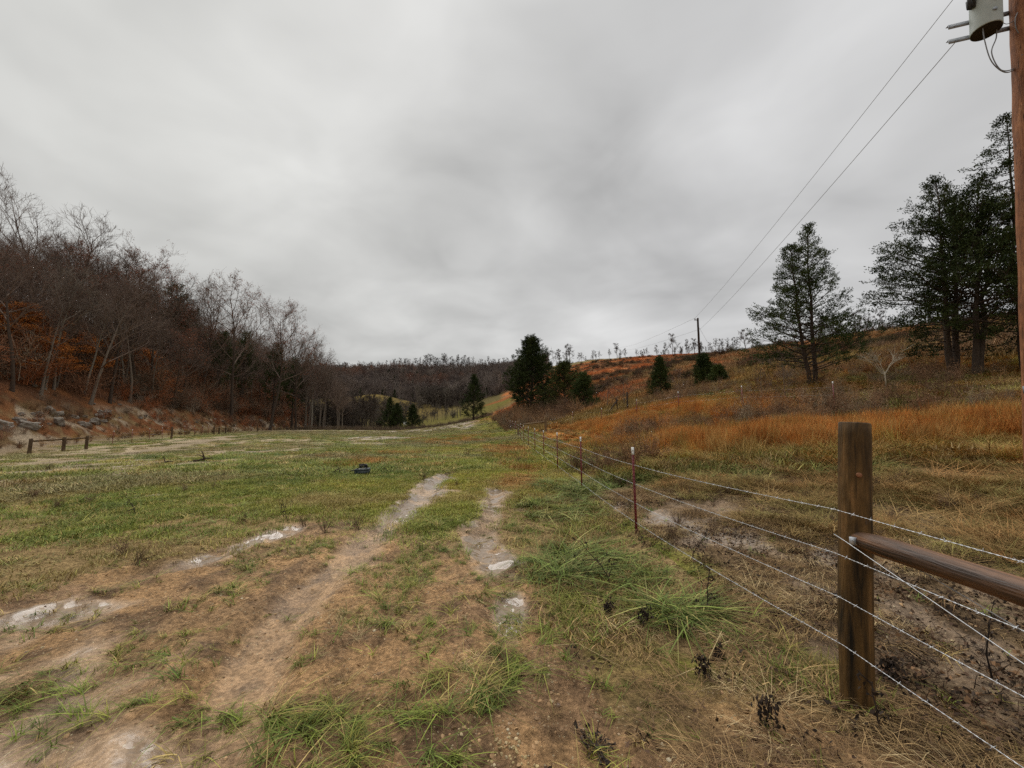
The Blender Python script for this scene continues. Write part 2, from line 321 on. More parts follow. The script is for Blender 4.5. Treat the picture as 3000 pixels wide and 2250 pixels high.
class MB:
    def __init__(s): s.v = []; s.q = []; s.t = []; s.n = 0; s.a = []
    def add(s, V, quads=None, tris=None, a=0.5):
        V = np.asarray(V, float).reshape(-1, 3); s.v.append(V)
        if quads is not None and len(quads): s.q.append(np.asarray(quads) + s.n)
        if tris is not None and len(tris): s.t.append(np.asarray(tris) + s.n)
        s.a.append(np.full(len(V), a) if np.ndim(a) == 0 else np.asarray(a)); s.n += len(V)
    def tube(s, pts, rad, n=6, cap=True, a=0.5):
        pts = [np.asarray(p, float) for p in pts]; k = len(pts)
        if np.ndim(rad) == 0: rad = [rad] * k
        d0 = pts[1] - pts[0]; d0 = d0 / (np.linalg.norm(d0) + 1e-9)
        up = np.array((0, 0, 1.)) if abs(d0[2]) < .9 else np.array((1., 0, 0))
        X = np.cross(d0, up); X /= np.linalg.norm(X); th = np.arange(n) * 2 * math.pi / n
        V = []
        for i in range(k):
            d = pts[min(i + 1, k - 1)] - pts[max(i - 1, 0)]; d = d / (np.linalg.norm(d) + 1e-9)
            X = X - d * X.dot(d); X /= (np.linalg.norm(X) + 1e-9); Y = np.cross(d, X)
            V.append(pts[i][None] + rad[i] * (np.cos(th)[:, None] * X[None] + np.sin(th)[:, None] * Y[None]))
        V = np.concatenate(V); j = np.arange(n); j2 = (j + 1) % n; Q = []
        for i in range(k - 1): Q.append(np.stack([i*n + j, i*n + j2, (i+1)*n + j2, (i+1)*n + j], 1))
        T = None
        if cap:
            V = np.concatenate([V, pts[0][None], pts[-1][None]]); c0, c1 = k*n, k*n + 1
            T = np.concatenate([np.stack([np.full(n, c0), j2, j], 1), np.stack([np.full(n, c1), (k-1)*n + j, (k-1)*n + j2], 1)])
        s.add(V, np.concatenate(Q), T, a)
    def box(s, c, sz, rot=None, a=0.5):
        V = np.array([(x, y, z) for x in (-.5, .5) for y in (-.5, .5) for z in (-.5, .5)]) * np.asarray(sz)
        if rot is not None: V = V @ np.array(Matrix(rot).to_3x3() if not hasattr(rot, 'to_3x3') else rot.to_3x3()).T
        s.add(V + np.asarray(c), [(0,1,3,2),(4,6,7,5),(0,4,5,1),(2,3,7,6),(0,2,6,4),(1,5,7,3)], None, a)
    def mesh(s, name, smooth=False):
        f = []
        if s.q: f.append(np.concatenate(s.q))
        if s.t: f.append(np.concatenate(s.t))
        return mesh_np(name, np.concatenate(s.v), f, smooth, {'var': np.concatenate(s.a)})
def link(name, data, mat=None, parent=None):
    o = bpy.data.objects.new(name, data); COL.objects.link(o)
    if mat is not None:
        data.materials.clear(); data.materials.append(mat)
    if parent is not None: o.parent = parent
    return o
def empty(name, loc, label, cat, group=None, rot=(0, 0, 0)):
    o = bpy.data.objects.new(name, None); COL.objects.link(o); o.location = loc; o.rotation_euler = rot
    o.empty_display_size = .2
    o['label'] = label; o['category'] = cat
    if group: o['group'] = group
    return o
def tag(o, label=None, cat=None, group=None, kind=None):
    for k, v in (('label', label), ('category', cat), ('group', group), ('kind', kind)):
        if v: o[k] = v
    return o
def part(name, mb, mat, parent, smooth=False, label=None):
    o = link(name, mb.mesh(name, smooth), mat, parent)
    if label: o['label'] = label
    return o
def dup(root, loc, rotz=0, scale=1, label=None, group=None, rot=None):
    r = root.copy(); COL.objects.link(r); r.location = loc; r.rotation_euler = rot or (0, 0, rotz)
    r.scale = (scale,) * 3 if np.ndim(scale) == 0 else scale
    if label: r['label'] = label
    if group: r['group'] = group
    for ch in root.children:
        c = ch.copy(); COL.objects.link(c); c.parent = r
        for g in ch.children:
            d = g.copy(); COL.objects.link(d); d.parent = c
    return r
CP_, SP_ = math.cos(PITCH), math.sin(PITCH)
def ray(px_, py_): 
    a = (px_ - 1500) / FPX; b = (1125 - py_) / FPX
    return a, CP_ - b * SP_, SP_ + b * CP_
def hit(px_, py_, tmin=1.5, tmax=600):
    """where a sight line meets the ground: a true ground point"""
    a, yy, zz = ray(px_, py_); t = np.geomspace(tmin, tmax, 1500)
    z = CAMZ + t * zz; g = base_h(t * a, t * yy); k = np.argmax(z < g)
    if k == 0: k = len(t) - 1
    return float(t[k] * a), float(t[k] * yy), float(g[k])
def at_depth(px_, depth):
    """ground point in the direction of column px_ (at the horizon) at a given distance ahead"""
    x = (px_ - 1500) / FPX * depth * 1.0; return x, depth, H(x, depth)
def top_z(py_, depth):
    a, yy, zz = ray(1500, py_); return CAMZ + depth * zz / yy

# ------------------------------------------------------------------ materials
def new_mat(name):
    m = bpy.data.materials.new(name); m.use_nodes = True; nt = m.node_tree; nt.nodes.clear()
    out = nt.nodes.new('ShaderNodeOutputMaterial'); b = nt.nodes.new('ShaderNodeBsdfPrincipled')
    nt.links.new(b.outputs[0], out.inputs[0]); return m, nt, b
def mat_noise(name, stops, scale=5, rough=.8, stretch=(1, 1, 1), bump=0.0, metal=0, spec=.15, objrand=0.0, detail=5, bumpscale=None, var=0.0, dist=0.0, crack=None):
    m, nt, b = new_mat(name); t = N(nt, 'ShaderNodeTexCoord')
    mpn = N(nt, 'ShaderNodeMapping', {'Vector': t.outputs['Object'], 'Scale': stretch})
    nz = N(nt, 'ShaderNodeTexNoise', {'Vector': mpn.outputs[0], 'Scale': scale, 'Detail': detail, 'Roughness': .6, 'Distortion': dist})
    col = ramp(nt, nz.outputs[0], stops)
    if crack:
        mc = N(nt, 'ShaderNodeMapping', {'Vector': t.outputs['Object'], 'Scale': crack})
        cn = N(nt, 'ShaderNodeTexNoise', {'Vector': mc.outputs[0], 'Scale': 1.0, 'Detail': 3, 'Roughness': .5, 'Distortion': .3}).outputs[0]
        cf = ramp(nt, cn, [(.30, .25), (.37, .9), (.5, 1.0), (.66, 1.0), (.76, 1.5)])
        sc_ = N(nt, 'ShaderNodeTexNoise', {'Vector': t.outputs['Object'], 'Scale': 7.0, 'Detail': 6, 'Roughness': .7}).outputs[0]
        col = N(nt, 'ShaderNodeVectorMath', {0: col, 'Scale': mathn(nt, 'MULTIPLY', cf, mathn(nt, 'ADD', mathn(nt, 'MULTIPLY', sc_, 1.3), .35))}, operation='SCALE').outputs[0]
    if objrand:
        oi = N(nt, 'ShaderNodeObjectInfo')
        f = mathn(nt, 'ADD', mathn(nt, 'MULTIPLY', oi.outputs['Random'], objrand), 1 - objrand / 2)
        col = N(nt, 'ShaderNodeVectorMath', {0: col, 'Scale': f}, operation='SCALE').outputs[0]
    if var:
        at = N(nt, 'ShaderNodeAttribute', attribute_name='var')
        f = mathn(nt, 'ADD', mathn(nt, 'MULTIPLY', at.outputs['Fac'], var), 1 - var / 2)
        col = N(nt, 'ShaderNodeVectorMath', {0: col, 'Scale': f}, operation='SCALE').outputs[0]
    nt.links.new(col, b.inputs['Base Color'])
    b.inputs['Roughness'].default_value = rough; b.inputs['Metallic'].default_value = metal; b.inputs['Specular IOR Level'].default_value = spec
    if bump:
        n2 = N(nt, 'ShaderNodeTexNoise', {'Vector': mpn.outputs[0], 'Scale': bumpscale or scale * 3, 'Detail': 4})
        bp = N(nt, 'ShaderNodeBump', {'Height': n2.outputs[0], 'Strength': bump, 'Distance': .03}); nt.links.new(bp.outputs[0], b.inputs['Normal'])
    return m
def mat_leaf(name, c1, c2, rough=.7, spec=.06, objrand=.3, instancer=False):
    """leaf or blade colour between c1 and c2 by the mesh's 'var' attribute, optionally tinted per instance"""
    m, nt, b = new_mat(name); at = N(nt, 'ShaderNodeAttribute', attribute_name='var')
    if instancer:
        ti = N(nt, 'ShaderNodeAttribute', attribute_name='tint', attribute_type='INSTANCER').outputs['Color']
        f = mathn(nt, 'ADD', mathn(nt, 'MULTIPLY', at.outputs['Fac'], 1.0), .5)
        col = N(nt, 'ShaderNodeVectorMath', {0: ti, 'Scale': f}, operation='SCALE').outputs[0]
    else:
        col = mixc(nt, at.outputs['Fac'], c1, c2)
        oi = N(nt, 'ShaderNodeObjectInfo')
        f = mathn(nt, 'ADD', mathn(nt, 'MULTIPLY', oi.outputs['Random'], objrand), 1 - objrand / 2)
        col = N(nt, 'ShaderNodeVectorMath', {0: col, 'Scale': f}, operation='SCALE').outputs[0]
    nt.links.new(col, b.inputs['Base Color']); b.inputs['Roughness'].default_value = rough; b.inputs['Specular IOR Level'].default_value = spec
    return m
def mat_ground():
    m, nt, b = new_mat('ground_cover'); t = N(nt, 'ShaderNodeTexCoord'); P = t.outputs['Object']
    vc = N(nt, 'ShaderNodeAttribute', attribute_name='cover').outputs['Color']
    wet = N(nt, 'ShaderNodeAttribute', attribute_name='wet').outputs['Fac']
    fine = N(nt, 'ShaderNodeTexNoise', {'Vector': P, 'Scale': 30.0, 'Detail': 6, 'Roughness': .7}).outputs[0]
    med = N(nt, 'ShaderNodeTexNoise', {'Vector': P, 'Scale': 6.5, 'Detail': 9, 'Roughness': .74}).outputs[0]
    big = N(nt, 'ShaderNodeTexNoise', {'Vector': P, 'Scale': .45, 'Detail': 6, 'Roughness': .7}).outputs[0]
    f = mathn(nt, 'MULTIPLY', mathn(nt, 'ADD', mathn(nt, 'MULTIPLY', fine, 3.4), -.70), mathn(nt, 'ADD', mathn(nt, 'MULTIPLY', med, 2.6), -.30))
    f = mathn(nt, 'MULTIPLY', f, mathn(nt, 'ADD', mathn(nt, 'MULTIPLY', big, .8), .6))
    f = mathn(nt, 'MINIMUM', mathn(nt, 'MAXIMUM', f, .28), 1.75)
    f = mathn(nt, 'ADD', mathn(nt, 'MULTIPLY', mathn(nt, 'SUBTRACT', f, 1.0), mathn(nt, 'SUBTRACT', 1.0, mathn(nt, 'MULTIPLY', wet, .6))), 1.0)
    col = N(nt, 'ShaderNodeVectorMath', {0: vc, 'Scale': f}, operation='SCALE').outputs[0]
    vo = N(nt, 'ShaderNodeTexVoronoi', {'Vector': P, 'Scale': 42.0, 'Randomness': 1.0})
    peb = mathn(nt, 'MULTIPLY', mathn(nt, 'LESS_THAN', vo.outputs['Distance'], .22), mathn(nt, 'GREATER_THAN', N(nt, 'ShaderNodeSeparateColor', {0: vo.outputs['Color']}).outputs[0], .74))
    soil = N(nt, 'ShaderNodeAttribute', attribute_name='soil').outputs['Fac']
    col = mixc(nt, mathn(nt, 'MULTIPLY', peb, soil), col, (.50, .40, .24))
    wn = mathn(nt, 'ADD', wet, mathn(nt, 'MULTIPLY', mathn(nt, 'SUBTRACT', med, .5), .7))
    pool = N(nt, 'ShaderNodeMapRange', {0: wn, 1: .62, 2: .78, 3: 0.0, 4: 1.0}, interpolation_type='SMOOTHSTEP').outputs[0]
    nt.links.new(mixc(nt, mathn(nt, 'MULTIPLY', pool, .45), col, (.11, .085, .062)), b.inputs['Base Color'])
    rn = mathn(nt, 'ADD', mathn(nt, 'MULTIPLY', med, .5), -.25)
    rg = mathn(nt, 'SUBTRACT', .72, mathn(nt, 'MULTIPLY', wet, .60)); rg = mathn(nt, 'ADD', rg, mathn(nt, 'MULTIPLY', rn, .5))
    rg = mathn(nt, 'MULTIPLY', mathn(nt, 'MAXIMUM', rg, .16), mathn(nt, 'SUBTRACT', 1.0, mathn(nt, 'MULTIPLY', pool, .72))); nt.links.new(rg, b.inputs['Roughness'])
    nt.links.new(mathn(nt, 'ADD', mathn(nt, 'MAXIMUM', mathn(nt, 'MULTIPLY', wet, .36), mathn(nt, 'MULTIPLY', pool, .18)), mathn(nt, 'MULTIPLY', N(nt, 'ShaderNodeAttribute', attribute_name='soil').outputs['Fac'], .10)), b.inputs['Specular IOR Level'])
    hgt = mathn(nt, 'ADD', mathn(nt, 'MULTIPLY', fine, .35), med)
    st = mathn(nt, 'MULTIPLY', mathn(nt, 'ADD', mathn(nt, 'MULTIPLY', wet, -.85), 1.0), mathn(nt, 'SUBTRACT', 1.0, mathn(nt, 'MULTIPLY', pool, .95)))
    bp = N(nt, 'ShaderNodeBump', {'Height': hgt, 'Strength': st, 'Distance': .09}); nt.links.new(bp.outputs[0], b.inputs['Normal'])
    return m

# ------------------------------------------------------------------ ground: one polar sheet out past the hills
def build_ground():
    fr = np.concatenate([np.linspace(-66, 66, 820), np.linspace(67, 293, 114)]); fr = R(1) * fr
    rad = np.concatenate([[.02, .25, .5, .8], np.geomspace(1.1, 40, 470), np.geomspace(40.6, 560, 260), [600, 660, 740, 850, 1000, 1200, 1500, 2000, 3000]])
    a, r = np.meshgrid(fr, rad); x = (np.sin(a) * r).ravel(); y = (np.cos(a) * r).ravel()
    z = base_h(x, y) + relief(x, y); col, c = ground_colour(x, y, z)
    na, nr = len(fr), len(rad); i, j = np.meshgrid(np.arange(nr - 1), np.arange(na), indexing='ij'); j2 = (j + 1) % na
    q = np.stack([i*na + j, (i+1)*na + j, (i+1)*na + j2, i*na + j2], -1).reshape(-1, 4)[:, ::-1]
    me = mesh_np('ground', np.stack([x, y, z], 1), [q], True, {'cover': col, 'wet': c['wet'] , 'soil': np.clip(c['soil'] * ss(25, 10, c['r']), 0, 1)})
    o = link('ground', me, mat_ground()); o['kind'] = 'structure'; return o
build_ground()

# ------------------------------------------------------------------ plant builders
M_BARK = mat_noise('grey_bark', [(.3, (.11, .085, .065)), (.7, (.21, .175, .14))], 3, .9, (4, 4, .8), .5, objrand=.5)
M_BARKD = mat_noise('dark_bark', [(.3, (.045, .032, .024)), (.7, (.09, .066, .05))], 3, .9, (4, 4, .8), .5, objrand=.4)
M_PALE = mat_noise('pale_bark', [(.3, (.17, .15, .12)), (.7, (.30, .27, .22))], 3, .85, (3, 3, 1), .3, objrand=.2)
M_TWIG = mat_noise('twigs', [(.3, (.105, .072, .055)), (.7, (.185, .135, .105))], .6, .9, objrand=.5)
M_RUST = mat_leaf('russet_leaves', (.22, .07, .035), (.36, .13, .065), objrand=.5)
M_BEECH = mat_leaf('orange_leaves', (.30, .11, .035), (.62, .24, .06), objrand=.4)
M_CEDAR = mat_leaf('cedar_foliage', (.018, .032, .010), (.075, .095, .026), objrand=.3)
M_CEDARD = mat_leaf('dark_cedar_foliage', (.016, .026, .009), (.062, .078, .024), objrand=.3)
M_CEDARG = mat_leaf('green_cedar_foliage', (.026, .040, .013), (.075, .095, .026), objrand=.2)
M_CEDARY = mat_leaf('yellowish_cedar_foliage', (.030, .040, .012), (.105, .105, .030), objrand=.2)

def unit(v): return v / (np.linalg.norm(v) + 1e-9)
def perp(rs, d):
    v = rs.normal(size=3); v -= d * v.dot(d); return unit(v)
def leafquads(mb, C, D, L, W, rs, a=None):
    """C centres, D directions: flat leaf-sized quads"""
    n = len(C); D = D / (np.linalg.norm(D, axis=1, keepdims=True) + 1e-9)
    S = np.cross(D, rs.normal(size=(n, 3))); S /= (np.linalg.norm(S, axis=1, keepdims=True) + 1e-9)
    L = (L * rs.uniform(.6, 1.3, n))[:, None]; W = (W * rs.uniform(.6, 1.3, n))[:, None]
    V = np.stack([C - S * W * .35, C + D * L * .45 - S * W * .5, C + D * L, C + D * L * .5 + S * W * .5], 1).reshape(-1, 3)
    q = np.arange(4 * n).reshape(n, 4)
    a = rs.uniform(0, 1, n) if a is None else a
    mb.add(V, q, None, np.repeat(a, 4))
def limb(mb, p, d, L, r0, r1, segs, wob, up, rs, n=4):
    pts = [np.array(p, float)]; d = unit(np.array(d, float)); rr = [r0]
    for k in range(segs):
        d = unit(d + rs.normal(size=3) * wob + np.array((0, 0, up))); pts.append(pts[-1] + d * L / segs); rr.append(r0 + (r1 - r0) * (k + 1) / segs)
    mb.tube(pts, rr, n, cap=False, a=rs.uniform(0, 1)); return pts, d
def lerp_pts(pts, f):
    k = f * (len(pts) - 1); i = min(int(k), len(pts) - 2); return pts[i] + (pts[i+1] - pts[i]) * (k - i), unit(pts[i+1] - pts[i])

def bare_tree(seed, h=18, spread=.32, first=.4, nl=13, forks=0, leaves=0, leafmb=None, lean=.03, twr=.011, rad=None, low=False, wob=.10, leafsize=.13):
    """forest tree without leaves: (trunk, crown) meshes; limbs > boughs > branches > twigs"""
    rs = np.random.default_rng(seed); T = MB(); Cw = MB(); LF = MB()
    r0 = rad or h * .0105
    pts = [np.zeros(3) + (0, 0, -.4)]; d = unit(np.array((rs.normal() * lean, rs.normal() * lean, 1.))); rr = [r0 * 1.35]
    K = 9
    for k in range(K):
        d = unit(d + rs.normal(size=3) * .045 + (0, 0, .06)); pts.append(pts[-1] + d * (h * .93 / K)); rr.append(r0 * (1 - .88 * ((k + 1) / K) ** 1.15))
    T.tube(pts, rr, 8, cap=False, a=.5)
    cs = []
    for i in range(nl):
        f = first + (1 - first) * (i + rs.uniform(0, .8)) / nl; f = min(f, .97)
        p, td = lerp_pts(pts, f); az = i * 2.4 + rs.uniform(-.5, .5); inc = R(rs.uniform(28, 58)) if f > first + .1 else R(rs.uniform(45, 75))
        dd = unit(np.array((math.cos(az) * math.sin(inc), math.sin(az) * math.sin(inc), math.cos(inc))))
        g = (f - first) / (1 - first)
        L = h * spread * (1.15 - .65 * g) * rs.uniform(.75, 1.2)
        r = r0 * (.42 - .25 * g)
        lp, ld = limb(Cw, p, dd, L, r, r * .35, 5, wob, .10, rs, 5)
        for j in range(6 if not low else 4):
            q, qd = lerp_pts(lp, rs.uniform(.25, 1)); d2 = unit(qd * .9 + perp(rs, qd) * .75 + (0, 0, .25))
            L2 = L * rs.uniform(.35, .6); p2, _ = limb(Cw, q, d2, L2, r * .38, r * .14, 3, wob * 1.3, .08, rs, 4 if not low else 3)
            for k in range(5 if not low else 4):
                q3, qd3 = lerp_pts(p2, rs.uniform(.2, 1)); d3 = unit(qd3 * .9 + perp(rs, qd3) * .8 + (0, 0, .2)); L3 = L2 * rs.uniform(.35, .6)
                p3, _ = limb(Cw, q3, d3, L3, max(r * .14, twr), twr * .7, 2, wob * 1.5, .05, rs, 3)
                for m in range(4 if not low else 2):
                    q4, qd4 = lerp_pts(p3, rs.uniform(.15, 1)); d4 = unit(qd4 + perp(rs, qd4) * .8 + (0, 0, .15))
                    p4, _ = limb(Cw, q4, d4, L3 * rs.uniform(.4, .8), twr * .8, twr * .45, 1, .1, 0, rs, 3)
                    cs.append(p4[-1]); cs.append(p3[-1])
    if leaves:
        cs = np.array(cs); k = rs.integers(0, len(cs), leaves)
        # leaves hang on in some boughs and not in others
        keep = fbm(cs[k, 0] + 50, cs[k, 2] * 1.3 + cs[k, 1] + 80, h * .22, seed) > .46
        c = cs[k][keep] + rs.normal(size=(keep.sum(), 3)) * .12
        leafquads(LF, c, rs.normal(size=c.shape) - (0, 0, .6), leafsize, leafsize * .7, rs)
    return T.mesh('trunk', True), Cw.mesh('crown'), (LF.mesh('leaves') if leaves else None)

def cedar(seed, h=10, rbase=3.2, first=.12, nl=90, dens=7, prof=None, tri=26, trunks=((0, 0, 0, 0),), inc0=72, inc1=30, fol=.10, inner=.35, r0=None, spray=.30, rag=.3, twigr=.008, sidef=None):
    """red cedar: one or more stems, rising limbs, sprays of small scale foliage"""
    rs = np.random.default_rng(seed); T = MB(); B = MB(); F = MB(); r0 = r0 or h * .02
    prof = prof or (lambda g: (1 - g) ** .85 * (.75 + .25 * min(1, g / .18)))
    CC = []; DD = []
    for (ox, oy, lx, ly) in trunks:
        pts = []; rr = []; K = 9
        for k in range(K + 1):
            f = k / K; hh = h * (1 if (ox == 0 and oy == 0) else rs.uniform(.86, .93))
            pts.append(np.array((ox * min(1, .35 + f) + lx * h * f + rs.normal() * .02 * h * .2, oy * min(1, .35 + f) + ly * h * f + rs.normal() * .02 * h * .2, -.3 + (hh + .3) * f))); rr.append(r0 * (1.25 - 1.2 * f ** .8) + .012)
        T.tube(pts, rr, 8, cap=False)
        n = nl // len(trunks)
        for i in range(n):
            f = first + (1 - first) * ((i + rs.uniform(0, 1)) / n) ** .9; f = min(f, .985)
            g = (f - first) / (1 - first); p, _ = lerp_pts(pts, f); az = i * 2.399 + rs.uniform(-.6, .6)
            L = rbase * prof(g) * rs.uniform(1 - rag, 1 + rag * .6) + .12
            if sidef: L *= sidef(az, g)
            if len(trunks) > 1: L *= .8
            inc = R(inc0 + (inc1 - inc0) * g + rs.uniform(-9, 9)); d = np.array((math.cos(az) * math.sin(inc), math.sin(az) * math.sin(inc), math.cos(inc)))
            lp, _ = limb(B, p, d, L, .010 + L * .013, .006, 4, .07, .05, rs, 4)
            m = max(3, int(L * dens))
            for j in range(m):
                ff = inner + (1 - inner) * (j + rs.uniform(0, 1)) / m; q, qd = lerp_pts(lp, min(ff, 1))
                sd_ = unit(qd * rs.uniform(.5, 1.1) + perp(rs, qd) * rs.uniform(.5, 1) * (1.1 - .5 * ff)); sl = L * rs.uniform(.10, .30) * (1.2 - .5 * ff) + .10
                sp, _ = limb(B, q, sd_, sl, twigr, twigr * .5, 2, .12, .08, rs, 3)
                e = sp[-1]; k = tri
                t = rs.uniform(-.5, 1, (k, 1)); C = e[None] + sd_[None] * spray * t * .7 + rs.normal(size=(k, 3)) * spray * .26 * np.array((1, 1, .62))
                CC.append(C); DD.append(sd_[None] * .8 + rs.normal(size=(k, 3)) * .55 + (0, 0, .25))
    C = np.concatenate(CC); D = np.concatenate(DD)
    cl = fbm(C[:, 0] + 31, C[:, 2] + C[:, 1] * .7 + 17, .9, seed)
    leafquads(F, C, D, fol, fol * .42, rs, np.clip(cl * 1.3 - .25 + rs.uniform(-.15, .15, len(C)), 0, 1))
    return T.mesh('trunk', True), B.mesh('branches'), F.mesh('foliage')

def tree_thing(name, meshes, mats, parts, loc, label, cat, group=None, rotz=0, scale=1):
    e = empty(name, loc, label, cat, group, (0, 0, rotz)); e.scale = (scale,) * 3 if np.ndim(scale) == 0 else scale
    last = None
    for me, mt, pn in zip(meshes, mats, parts):
        if me is None: continue
        o = link(pn, me, mt, e)
    return e

# ------------------------------------------------------------------ woods on the left hill
BT = []
_spec = [dict(h=19, spread=.30, first=.44, nl=15), dict(h=21, spread=.24, first=.50, nl=13), dict(h=17, spread=.38, first=.32, nl=15, lean=.08),
         dict(h=20, spread=.30, first=.46, nl=14, lean=.06), dict(h=18, spread=.34, first=.35, nl=15, leaves=2600), dict(h=20, spread=.30, first=.42, nl=14, leaves=3600), dict(h=15, spread=.26, first=.35, nl=12)]
for i, sp in enumerate(_spec): BT.append(bare_tree(100 + i, **sp))
BHT = [s_['h'] for s_ in _spec]
WOODGRP = 'leafless trees in the wood on the left hill'
_made = {}
def wood_tree(v, loc, h, rotz, label, group=None, mats=None, name='bare_tree'):
    key = (v, mats); s = h / BHT[v]
    if key not in _made:
        tm, cm = {None: (M_BARK, M_TWIG), 'dark': (M_BARKD, M_TWIG), 'pale': (M_PALE, M_BARK)}[mats]
        me = [m.copy() if m else None for m in BT[v]] if any(k[0] == v for k in _made) else BT[v]
        _made[key] = tree_thing(name, me, (tm, cm, M_RUST), ('trunk', 'crown', 'leaves'), loc, label, 'tree', group, rotz, s); return _made[key]
    o = dup(_made[key], loc, rotz, s, label, group)
    if not group and 'group' in o: del o['group']
    return o
def crown_tree(px_, depth, topy, v, label, mats=None, group=None):
    x, y, z = at_depth(px_, depth); h = max(6, top_z(topy, depth) - z) 
    return wood_tree(v, (x, y, z - .1), h * 1.0, random.uniform(0, 6.28), label, group, mats)
# trees that can be told apart along the skyline and the foot of the slope
crown_tree(100, 50, 610, 2, 'tall round-headed leafless tree standing highest on the left skyline', 'dark')
crown_tree(-370, 38, 320, 3, 'very tall leafless tree at the photo edge, only its twig tips in view', 'dark')
crown_tree(205, 55, 665, 0, 'leafless tree just right of the tall round-headed one on the skyline', 'dark')
crown_tree(300, 58, 730, 1, 'slim leafless skyline tree left of the first russet one', 'dark')
crown_tree(395, 60, 745, 5, 'tall tree keeping russet leaves on top of the left skyline', 'dark')
crown_tree(500, 74, 808, 4, 'lower russet-leaved skyline tree beside the dark pine', 'dark')
crown_tree(590, 78, 838, 0, 'thin pale-twigged skyline tree between two russet ones', 'dark')
crown_tree(680, 82, 843, 4, 'broad tree with scattered russet leaves halfway down the skyline', 'dark')
crown_tree(795, 90, 900, 5, 'wide fan-shaped tree with dull red leaf tips near the end of the wood', 'dark')
crown_tree(870, 100, 965, 4, 'small russet-tipped tree right of the wide fan-shaped one', 'dark')
crown_tree(915, 110, 1000, 6, 'pale leafless tree at the low end of the left wood', 'pale')
crown_tree(950, 118, 1035, 0, 'last leafless tree of the left wood, leaning over the field edge')
for (px_, py_, v, h, lab, mt) in [(130, 1136, 1, 15, 'thick pale-trunked tree leaning right above the rocks', 'pale'), (248, 1151, 1, 13, 'pale-trunked leaning tree second from the rocks', 'pale'),
        (680, 1192, 1, 12, 'slender straight whitish tree at the front of the wood', 'pale'), (340, 1150, 6, 11, 'grey sapling of a close pair behind the slabs of rock', None),
        (357, 1151, 3, 13, 'stouter grey tree of the close pair behind the slabs of rock', 'pale'), (618, 1190, 2, 12, 'dark forked tree at the front of the wood beside the whitish one', 'dark'),
        (165, 1130, 6, 10, 'thin grey tree beside the thick leaning pale trunk', None), (532, 1140, 6, 12, 'thin grey tree behind the low orange-leaved tree', None), (305, 1128, 3, 11, 'blackish tree leaning right between pale trunks', 'dark')]:
    x, y, z = hit(px_, py_ + 4, 20, 120)
    o = wood_tree(v, (x, y, z - .1), h, random.uniform(0, 6), lab, None, mt); o.rotation_euler = (0, R(4 if px_ < 300 else 1.5), o.rotation_euler[2] * 0 + .3)
rs = np.random.default_rng(6)
for k in range(26):
    px__ = rs.uniform(880, 1010); dep = rs.uniform(105, 150); x, y, z = at_depth(px__, dep); top = np.interp(px__, [880, 940, 1010], [1000, 1060, 1120]) + rs.uniform(0, 35)
    wood_tree(int(rs.choice([0, 1, 6])), (x, y, z - .1), top_z(top, dep) - z, rs.uniform(0, 6), 'thin leafless tree where the left wood tapers down to the field end', 'leafless trees at the tapering end of the left wood', None)
rs = np.random.default_rng(5); cnt = 0; placed = []
for i in range(9000):
    x, y = rs.uniform(-118, -34), rs.uniform(8, 168)
    if x / y < -1.75: continue
    d = float(footd(np.array([x]), np.array([y]))[0])
    if d < 6.5 or d > 52: continue
    mind = 3.0 if d < 26 else 4.2
    if any((x - a) ** 2 + (y - b) ** 2 < mind * mind for a, b in placed): continue
    placed.append((x, y))
placed.sort(key=lambda p: p[0]**2 + p[1]**2); 
if len(placed) > 250: 
    idx = sorted(rs.choice(len(placed), 250, replace=False)); placed = [placed[i] for i in idx]
for (x, y) in placed:
    v = int(rs.choice([0, 1, 2, 3, 4, 5, 6], p=[.2, .17, .16, .17, .09, .06, .15]))
    # the skyline of the wood falls steadily to the right
    ylim = np.interp(1500 + FPX * x / y, [-300, 0, 100, 300, 420, 500, 600, 720, 860, 940, 1000], [640, 730, 705, 775, 795, 850, 880, 930, 990, 1055, 1100])
    z = H(x, y); hh = min(rs.uniform(12, 20), (top_z(ylim, y) - z))
    if hh < 5: continue
    russ = v in (4, 5)
    if russ: wood_tree(v, (x, y, z - .1), hh, rs.uniform(0, 6.28), 'tree still holding russet leaves among the leafless ones on the left hill', 'russet-leaved trees in the left wood', 'dark')
    else: wood_tree(v, (x, y, z - .1), hh, rs.uniform(0, 6.28), 'leafless grey-brown tree within the dense wood on the left hill', WOODGRP, None if rs.random() < .5 else 'dark')
# low understorey trees that keep orange leaves
def beech(seed, h=7):
    rs = np.random.default_rng(seed); T = MB(); B = MB(); F = MB()
    pts = [np.array((rs.normal() * .12 * k, rs.normal() * .12 * k, h * k / 6 - .2)) for k in range(7)]
    T.tube(pts, [.11 * (1 - k / 7) + .02 for k in range(7)], 6, cap=False)
    for i in range(34):
        f = rs.uniform(.2, .98); p, _ = lerp_pts(pts, f); az = rs.uniform(0, 6.28); L = (1.15 - f) * h * .55 * rs.uniform(.7, 1.2)
        lp, _ = limb(B, p, (math.cos(az), math.sin(az), rs.uniform(.0, .5)), L, .03, .01, 4, .08, .0, rs, 4)
        for j in range(10):
            q, qd = lerp_pts(lp, rs.uniform(.25, 1)); sp, _ = limb(B, q, unit(qd + perp(rs, qd) * .8) * (1, 1, .4), L * .3, .01, .005, 2, .1, 0, rs, 3)
            c = sp[-1][None] + rs.normal(size=(34, 3)) * np.array((.32, .32, .06)); leafquads(F, c, rs.normal(size=c.shape) * (1, 1, .3), .17, .11, rs)
    return T.mesh('trunk', True), B.mesh('branches'), F.mesh('leaves')
_be = [beech(900), beech(901, 6)]; _bp = [None, None]
